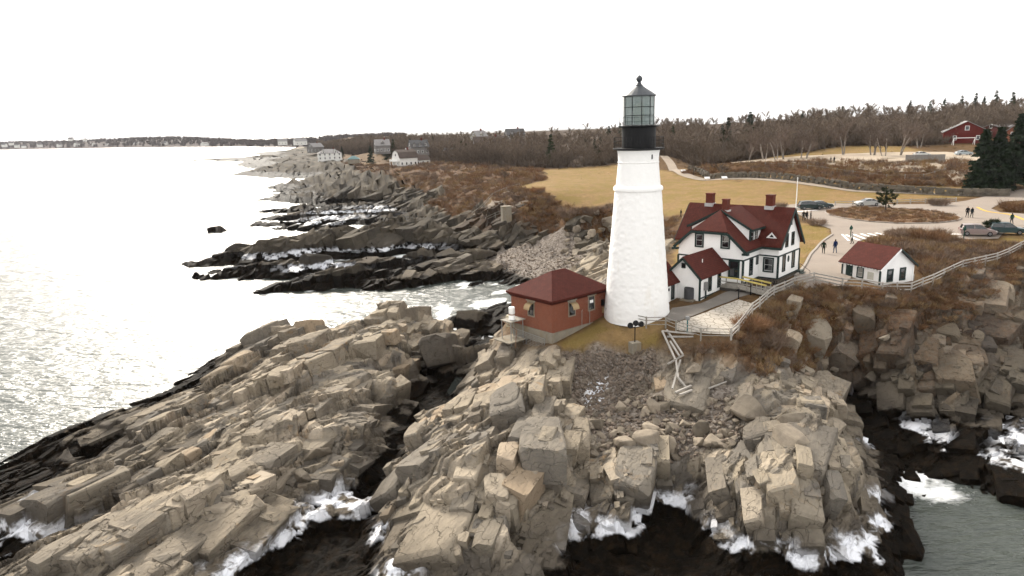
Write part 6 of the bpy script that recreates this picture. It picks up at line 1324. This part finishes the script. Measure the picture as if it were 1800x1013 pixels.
for i, (u, v, Y) in enumerate(((8, 257, 2850), (30, 258, 2800), (42, 259, 2780), (70, 257, 2750), (105, 257.5, 2700), (135, 256, 2650), (150, 248, 2800), (165, 256, 2600), (190, 257, 2560), (240, 255, 2450), (290, 254.5, 2300), (125, 246.5, 2850), (20, 254, 2950))):
    p = hp(u, v, Y); e = empty('shore_cottage', p, R(17 * i), 'tiny white cottage in village along far left shore', 'house', 'white village on the far shore')
    b = MB(); b.prism([(-8, -6, -4), (-8, 6, -4), (-8, 6, 6), (-8, 0, 10), (-8, -6, 6)], (16, 0, 0)); b.build('wall', WALLS['white'], e); b = MB(); b.slab([(-8.5, -6.6, 5.8), (8.5, -6.6, 5.8), (8.5, 0, 10.4), (-8.5, 0, 10.4)], .4); b.slab([(-8.5, 0, 10.41), (8.5, 0, 10.41), (8.5, 6.6, 5.8), (-8.5, 6.6, 5.8)], .4); b.build('roof', ROOFS['grey'], e)
# barn and park buildings on the hill
bp = hp(1694, 253, 262); bp = (bp[0], bp[1], hz(bp[0], bp[1]))
house('red_barn', bp, R(62), 15, 14, 3.6, 3.6, 'red', 'pale', 'dark red barn with shallow grey roof on the hill', False, None, 0, False, False, 1, 5, cat='barn')
bp2 = hp(1772, 247, 275); bp2 = (bp2[0], bp2[1], hz(bp2[0], bp2[1]) + .4)
g_ = house('red_garage', bp2, R(8), 16, 9, 3.2, .9, 'red', 'pale', 'long low red garage with white door right of barn', False, None, 0, False, False, 0, 2, cat='garage')
b = MB(); b.bx(-.5, 7.0, -4.62, -4.45, 0, 2.9); b.build('garage_door', M_trimw, g_)
bp3 = hp(1812, 256, 235); house('brick_hall', (bp3[0], bp3[1], hz(bp3[0], bp3[1])), R(20), 12, 9, 5.2, 3, 'brick', 'pale', 'brick hall cut off by right edge of picture', rows=2, cols=3, cat='building')
gp = hp(1694, 256, 250); gl = empty('soccer_goal', (gp[0], gp[1], hz(gp[0], gp[1])), R(-8), 'white soccer goal frame in front of red barn', 'goal')
for x in (-3.4, 3.4): b = MB(); b.tube((x, 0, -.1), (x, 0, 2.4), .12, n=6); b.tube((x, 0, 2.4), (x, 1.4, 0), .08, n=5); b.build('goal_post', M_trimw, gl)
b = MB(); b.tube((-3.5, 0, 2.4), (3.5, 0, 2.4), .12, n=6); b.build('crossbar', M_trimw, gl)

# ------------------------------------------------------------------ cars
M_tyre = mat('tyre_rubber', (.012, .012, .012), .8); M_rim = mat('alloy_rim', (.35, .35, .36), .35, .1, 3, metallic=.8); M_cglass = mat('car_glass', (.015, .018, .02), .05, .2, 1, spec=.9); M_lamp = mat('headlamp', (.7, .7, .68), .15, .05, 2); M_tail = mat('tail_lamp', (.3, .01, .01), .2)
def car(loc, rz, color, label, sedan=False, name='parked_car'):
    e = empty(name, loc, rz, label, 'car'); pm = mat('paint_%d_%d_%d' % tuple(int(c * 999) for c in color), color, .3, .05, 2, spec=.6, metallic=.3)
    L_ = 4.5; W_ = .92; hh = 1.42 if sedan else 1.62
    low = [(-2.2, .32), (-2.25, .75), (-2.15, .98), (-1.0, 1.0) if sedan else (-2.0, 1.02), (.85, .98), (1.9, .86), (2.2, .68), (2.25, .38), (2.1, .28), (-2.1, .28)]
    V = []; F = []; n = len(low)
    for (y, ins) in ((-W_, .0), (-W_ * .86, 1), (W_ * .86, 1), (W_, 0)):
        for (x, z) in low: V.append((x * (1 if ins else .985), y, z + (.03 if ins and z > .6 else 0)))
    for k in range(3): F += [(k * n + i, k * n + (i + 1) % n, (k + 1) * n + (i + 1) % n, (k + 1) * n + i) for i in range(n)]
    F += [tuple(range(n - 1, -1, -1)), tuple(range(3 * n, 4 * n))]
    b = MB(); b.add(V, F); b.build('body', pm, e, smooth=True)
    top = [(-1.75 if sedan else -2.1, .98), (-1.1 if sedan else -1.85, hh - .06), (-.6, hh), (.25, hh - .02), (1.1, .96)]
    b = MB(); n = len(top); V = [(x, y, z) for y, k in ((-.8, 0), (.8, 0)) for x, z in top]; V = [(x, y * (1 - .22 * max(0, (z - .98) / .6)), z) for x, y, z in V]; b.add(V, [tuple(range(n - 1, -1, -1)), tuple(range(n, 2 * n))] + [(i, i + 1, n + i + 1, n + i) for i in range(n - 1)]); gl_ = b.build('windows', M_cglass, e)
    b = MB(); rp_ = [(x, y, z) for x, y, z in ((top[1][0] - .02, -.66, hh - .05), (-.6, -.66, hh + .02), (.3, -.66, hh), (.3, .66, hh), (-.6, .66, hh + .02), (top[1][0] - .02, .66, hh - .05))]
    b.slab(rp_, .07); 
    for s in (-1, 1):
        b.bar((.3, s * .66, hh - .04), (1.12, s * .8, .97), .06, .06); b.bar((top[1][0], s * .66, hh - .08), (top[0][0], s * .8, .97), .08, .08); b.bar((-.55, s * .665, hh - .04), (-.5, s * .81, .97), .06, .06)
    b.build('roof', pm, e)
    for x in (-1.4, 1.4):
        for s in (-1, 1):
            b = MB(); b.lathe([(.2, -.11), (.32, -.11), (.335, -.06), (.335, .06), (.32, .11), (.2, .11)], 16); wl_ = b.build('wheel', M_tyre, e, (x, s * .84, .33)); wl_.rotation_euler = (R(90), 0, 0)
            b = MB(); b.lathe([(.02, -.115), (.21, -.115), (.21, .115), (.02, .115)], 12); b.build('rim', M_rim, wl_)
    for s in (-1, 1):
        b = MB(); b.box((2.16, s * .66, .7), (.14, .36, .16)); b.build('headlight', M_lamp, e); b = MB(); b.box((-2.2, s * .7, .86), (.1, .26, .2)); b.build('tail_light', M_tail, e)
    b = MB(); b.box((2.25, 0, .42), (.06, 1.5, .16)); b.build('bumper', M_black, e)
    return e
def cz(u, v, z):
    p = at(u, v, z); return (p[0], p[1], hz(p[0], p[1]) + .1)
car(cz(1424, 369, 12), R(-4), (.02, .045, .045), 'dark green estate car behind the house, nearer of two')
car(cz(1442, 367, 12), R(-4), (.06, .10, .11), 'grey blue car mostly hidden behind dark estate car', True)
car(cz(1524, 362.5, 12), R(178), (.55, .56, .55), 'white car parked behind pine on traffic island', True)
car(cz(1717, 415, 12), R(-22), (.40, .31, .29), 'silver pink car parked near cliff brush, left of two')
car(cz(1768, 414, 12), R(-20), (.03, .075, .085), 'dark teal car parked right of the silver pink one')
car(cz(1694, 269, 18.4), R(-5), (.45, .52, .55), 'pale blue car alone on upper parking lot', True)
car(cz(1620, 275, 17.9), R(4), (.62, .62, .60), 'white car behind grey board fence', True)
car(cz(1742, 250, 20), R(6), (.02, .02, .022), 'black car on drive between barn and garage', True)
car(cz(1764, 249.5, 20), R(6), (.02, .035, .06), 'dark blue car in front of white garage door', True)

# ------------------------------------------------------------------ people (skinned bodies)
def person(loc, rz, jacket, trousers, label, hair=(.03, .02, .015), s=1.0, stride=.18, hat=None):
    J = {'pel': (0, 0, .95, .155), 'wst': (0, .0, 1.12, .15), 'chs': (0, .0, 1.34, .175), 'nck': (0, .0, 1.5, .065), 'chin': (0, .02, 1.58, .075), 'hd': (0, .015, 1.68, .105), 'crn': (0, .0, 1.76, .08),
         'hl': (-.1, 0, .88, .105), 'kl': (-.11, stride * .5, .5, .07), 'al': (-.11, stride * .6 - .05, .09, .05), 'tl': (-.12, stride * .6 + .14, .04, .045),
         'hr': (.1, 0, .88, .105), 'kr': (.11, -stride * .3, .5, .07), 'ar': (.11, -stride - .05, .1, .05), 'tr': (.12, -stride + .14, .04, .045),
         'sl': (-.2, 0, 1.42, .08), 'el': (-.27, -.06, 1.14, .058), 'wl': (-.27, .05, .9, .045), 'ml': (-.27, .09, .8, .04), 'sr': (.2, 0, 1.42, .08), 'er': (.27, -.03, 1.14, .058), 'wr': (.27, .1, .92, .045), 'mr': (.27, .14, .82, .04)}
    E_ = 'pel-wst wst-chs chs-nck nck-chin chin-hd hd-crn pel-hl hl-kl kl-al al-tl pel-hr hr-kr kr-ar ar-tr chs-sl sl-el el-wl wl-ml chs-sr sr-er er-wr wr-mr'.split()
    ks = list(J); me = bpy.data.meshes.new('body'); me.from_pydata([J[k][:3] for k in ks], [tuple(ks.index(t) for t in q.split('-')) for q in E_], [])
    o = bpy.data.objects.new('person', me); COL.objects.link(o); md = o.modifiers.new('skin', 'SKIN'); md.use_smooth_shade = True
    for i, k in enumerate(ks): me.skin_vertices[0].data[i].radius = (J[k][3], J[k][3] * (.75 if k in ('chs', 'wst', 'pel') else 1))
    me.skin_vertices[0].data[0].use_root = True; o.modifiers.new('sub', 'SUBSURF').levels = 1
    dg = bpy.context.evaluated_depsgraph_get(); dg.update(); m2 = bpy.data.meshes.new_from_object(o.evaluated_get(dg)); bpy.data.objects.remove(o)
    c2 = lambda c: 'cloth_%d_%d_%d' % tuple(int(999 * q) for q in c)
    for m_ in (mat(c2(jacket), jacket, .9, .2, 3), mat(c2(trousers), trousers, .9, .2, 3), mat('skin', (.42, .25, .18), .6), mat(c2(hair), hair, .8), mat('shoe', (.02, .018, .016), .6)): m2.materials.append(m_)
    for f in m2.polygons:
        c = f.center; z = c.z
        f.material_index = 4 if z < .1 else 1 if z < .93 and abs(c.x) < .2 else 2 if (z < .87 and abs(c.x) > .2) else 0 if z < 1.52 else (3 if (z > 1.72 or c.y < -.01) else 2)
    o = bpy.data.objects.new('person', m2); COL.objects.link(o); o.location = loc; o.rotation_euler = (0, 0, rz); o.scale = (s, s, s); tag(o, label, 'person'); return o
def pz(u, v, z): p = at(u, v, z); return (p[0], p[1], hz(p[0], p[1]) + .09)
person(pz(1447, 450, 11), R(160), (.02, .035, .02), (.018, .022, .02), 'person in dark green jacket walking on drive, left of two')
person(pz(1467, 450, 11), R(10), (.012, .025, .09), (.05, .08, .14), 'person in navy jacket and jeans on drive, right of two', s=1.06)
person(pz(1699.5, 385, 12), R(170), (.012, .012, .013), (.014, .014, .016), 'taller dark clothed person of pair crossing the road', s=1.08)
person(pz(1707.5, 385, 12), R(185), (.01, .02, .025), (.012, .016, .02), 'shorter dark clothed person of pair crossing the road')
for u, l_ in ((1412, 'leftmost of three dark clothed walkers right of house gable'), (1417.5, 'middle of three dark clothed walkers right of house gable'), (1424.5, 'rightmost of three dark clothed walkers right of house gable')):
    person(pz(u, 391, 11.9), R(u * 7 % 360), (.015, .013, .012), (.02, .02, .024), l_, s=1.0)
person(pz(1197, 374, 11.6), R(100), (.01, .01, .012), (.012, .012, .014), 'person in black standing behind the house, beside lighthouse')
person(pz(1497, 431, 11.5), R(60), (.5, .5, .5), (.03, .03, .03), 'person in white top behind the shed roof', hair=(.4, .4, .4))
person(pz(1460, 287, 17.2), R(80), (.015, .012, .012), (.02, .02, .02), 'left of two tiny dark figures on upper lot')
person(pz(1466, 287, 17.2), R(20), (.02, .015, .015), (.02, .02, .02), 'right of two tiny dark figures on upper lot')
person(pz(1777, 400, 12), R(0), (.02, .06, .04), (.02, .02, .02), 'person in green behind the dark teal car')

# ------------------------------------------------------------------ boulders
M_bould = mat('boulder_stone', (.30, .25, .19), .9, .45, .8, bump=.05, bscale=5, stain=((.09, .075, .06, 1), 1.3, 1, .52, .6))
_t = M_bould.node_tree; _oi = _t.nodes.new('ShaderNodeObjectInfo'); _h = _t.nodes.new('ShaderNodeHueSaturation'); _p = _t.nodes['Principled BSDF']; _src = _p.inputs['Base Color'].links[0].from_socket
_mr = _t.nodes.new('ShaderNodeMapRange'); _mr.inputs[3].default_value = .5; _mr.inputs[4].default_value = 1.55; _t.links.new(_oi.outputs['Random'], _mr.inputs[0]); _t.links.new(_mr.outputs[0], _h.inputs['Value']); _t.links.new(_src, _h.inputs['Color']); _t.links.new(_h.outputs[0], _p.inputs['Base Color'])
def boulder(seed, n=14, flat=.65, bev=.05):
    r = random.Random(seed); bm = bmesh.new(); d = [r.uniform(.75, 1.15), r.uniform(.6, 1.0), flat * r.uniform(.7, 1.1)]
    for k in range(n):
        v = Vector((r.uniform(-1, 1), r.uniform(-1, 1), r.uniform(-1, 1))); m_ = max(abs(q) for q in v); v = v / m_ * r.uniform(.72, 1.0) if r.random() < .75 else v.normalized(); bm.verts.new((v.x * d[0], v.y * d[1], v.z * d[2]))
    g = bmesh.ops.convex_hull(bm, input=bm.verts); bmesh.ops.delete(bm, geom=list({q for q in g['geom_interior'] + g['geom_unused'] if isinstance(q, bmesh.types.BMVert)}), context='VERTS')
    if bev: bmesh.ops.bevel(bm, geom=list(bm.edges), offset=bev, segments=1, affect='EDGES', clamp_overlap=True)
    me_ = bpy.data.meshes.new('boulder'); bm.to_mesh(me_); bm.free(); me_.materials.append(M_bould); return me_
BD = [boulder(500 + i) for i in range(10)]; BS = [boulder(540 + i, 11, .65, 0) for i in range(10)]; rnd = random.Random(21)
def stone(x, y, s, label, group=None, k=None, sink=.25, rot=None, name='boulder', z=None):
    o = bpy.data.objects.new(name, BD[rnd.randrange(10) if k is None else k]); COL.objects.link(o); o.location = (x, y, (hz(x, y) if z is None else z) + s * (.45 - sink)); o.rotation_euler = rot or (rnd.uniform(-.5, .5), rnd.uniform(-.5, .5), rnd.uniform(0, 6.28)); o.scale = (s, s, s); tag(o, label, 'boulder', group); return o
for (u, v, z, s, l_) in ((1317, 722, 6, 1.75, 'biggest rounded grey boulder resting above the rubble hollow'), (1232, 752, 5, 1.0, 'large dark grey block in middle of rubble'), (1205, 742, 5, .75, 'pale square block left of the dark block in rubble'), (1258, 778, 4.8, .95, 'pale upright block at lower edge of rubble'), (1385, 745, 6.4, 1.3, 'pale angular block on crest of right hand rock'), (546, 762, 5.0, 1.7, 'huge square sided block on left ridge'), (528, 815, 4.2, .85, 'small grey tilted block below the huge square one'), (1390, 790, 6.0, 1.5, 'tall split slab on face of right hand rock'), (1215, 672, 6.4, .9, 'rounded boulder just right of collapsed stair foot'), (1100, 775, 4.7, 1.2, 'flat topped pale ledge block below rubble'), (1140, 785, 4.5, 1.2, 'wide pale ledge block right of flat topped one'), (1045, 790, 4.3, .8, 'dark boulder left of the ledge blocks')):
    p = at(u, v, z); stone(p[0], p[1], s, l_, None, (int(u) * 7) % 10, .2, (rnd.uniform(-.25, .25), rnd.uniform(-.25, .25), rnd.uniform(0, 6)))
rub = scatter([at(*q) for q in ((1030, 745, 4.6), (1085, 700, 5.4), (1200, 695, 6), (1290, 700, 6), (1310, 770, 5), (1280, 800, 4.6), (1180, 795, 4.4), (1090, 785, 4.4), (1030, 785, 4.4))], 170, 41); rz_s = hfull([q[0] for q in rub], [q[1] for q in rub])
for (x, y), z in zip(rub, rz_s): stone(x, y, min(.85, .26 * math.exp(abs(rnd.gauss(0, .55)))), 'angular pale boulder in rubble pile of the rocky hollow', 'rubble boulders in the hollow', z=float(z))
cov = scatter([at(*q) for q in ((1430, 655, 4), (1470, 645, 3.5), (1540, 665, 3.0), (1580, 690, 2.6), (1520, 700, 1.2), (1450, 680, 2.2))], 26, 42); zc_ = hfull([q[0] for q in cov], [q[1] for q in cov])
for (x, y), z in zip(cov, zc_): stone(x, y, rnd.uniform(.3, .9), 'grey boulder at head of the right hand cove', 'boulders at head of the right hand cove', z=float(z))
cov = scatter([at(*q) for q in ((985, 440, 2.5), (1060, 410, 5), (1065, 470, 5), (1000, 470, 2.5))], 60, 43); zc_ = hfull([q[0] for q in cov], [q[1] for q in cov])
for (x, y), z in zip(cov, zc_): stone(x, y, rnd.uniform(.5, 1.5), 'brown boulder on cove shore left of lighthouse', 'boulders on the cove shore', z=float(z))
items = []
for poly, n, lo, hi, sd in (([at(*q) for q in ((985, 614, 8), (1060, 608, 8.2), (1150, 614, 8), (1160, 650, 6.8), (1110, 695, 5.8), (1060, 725, 5), (1010, 715, 5.3), (1005, 650, 6.8))], 1500, .06, .26, 44), ([at(*q) for q in ((1030, 745, 4.6), (1085, 700, 5.4), (1200, 695, 6), (1290, 700, 6), (1310, 770, 5), (1180, 795, 4.4), (1030, 785, 4.4))], 700, .1, .3, 45), ([at(*q) for q in ((875, 470, .8), (940, 492, .8), (1010, 478, 2.6), (1035, 446, 3.2), (940, 440, 2), (880, 442, 2))], 700, .08, .3, 46)):
    q = scatter(poly, n, sd); zz = hfull([a for a, _ in q], [b_ for _, b_ in q])
    for (x, y), z in zip(q, zz):
        s = rnd.uniform(lo, hi) ; items.append((BS[rnd.randrange(10)], Matrix.Translation((x, y, float(z) + s * .15)) @ Matrix.Rotation(rnd.uniform(0, 6.28), 4, (rnd.random() + .1, rnd.random(), rnd.random())) @ Matrix.Scale(s, 4)))
tag(join_copies('loose_stones', items, mat('loose_stone', (.24, .19, .15), .95, .6, 1.1)), 'scattered small broken stones on slope and beach', 'stones', kind='stuff')

# ------------------------------------------------------------------ sea air
hzm = bpy.data.materials.new('sea_haze'); hzm.use_nodes = True; t_ = hzm.node_tree; t_.nodes.clear(); ov_ = t_.nodes.new('ShaderNodeOutputMaterial'); pv = t_.nodes.new('ShaderNodeVolumePrincipled'); pv.inputs['Color'].default_value = (.93, .94, 1, 1); pv.inputs['Density'].default_value = .000035; t_.links.new(pv.outputs[0], ov_.inputs['Volume'])
b = MB(); b.bx(-6000, 6000, -400, 9500, -8, 90); tag(b.build('haze', hzm), 'thin pale sea haze over the bay', 'haze', kind='stuff')
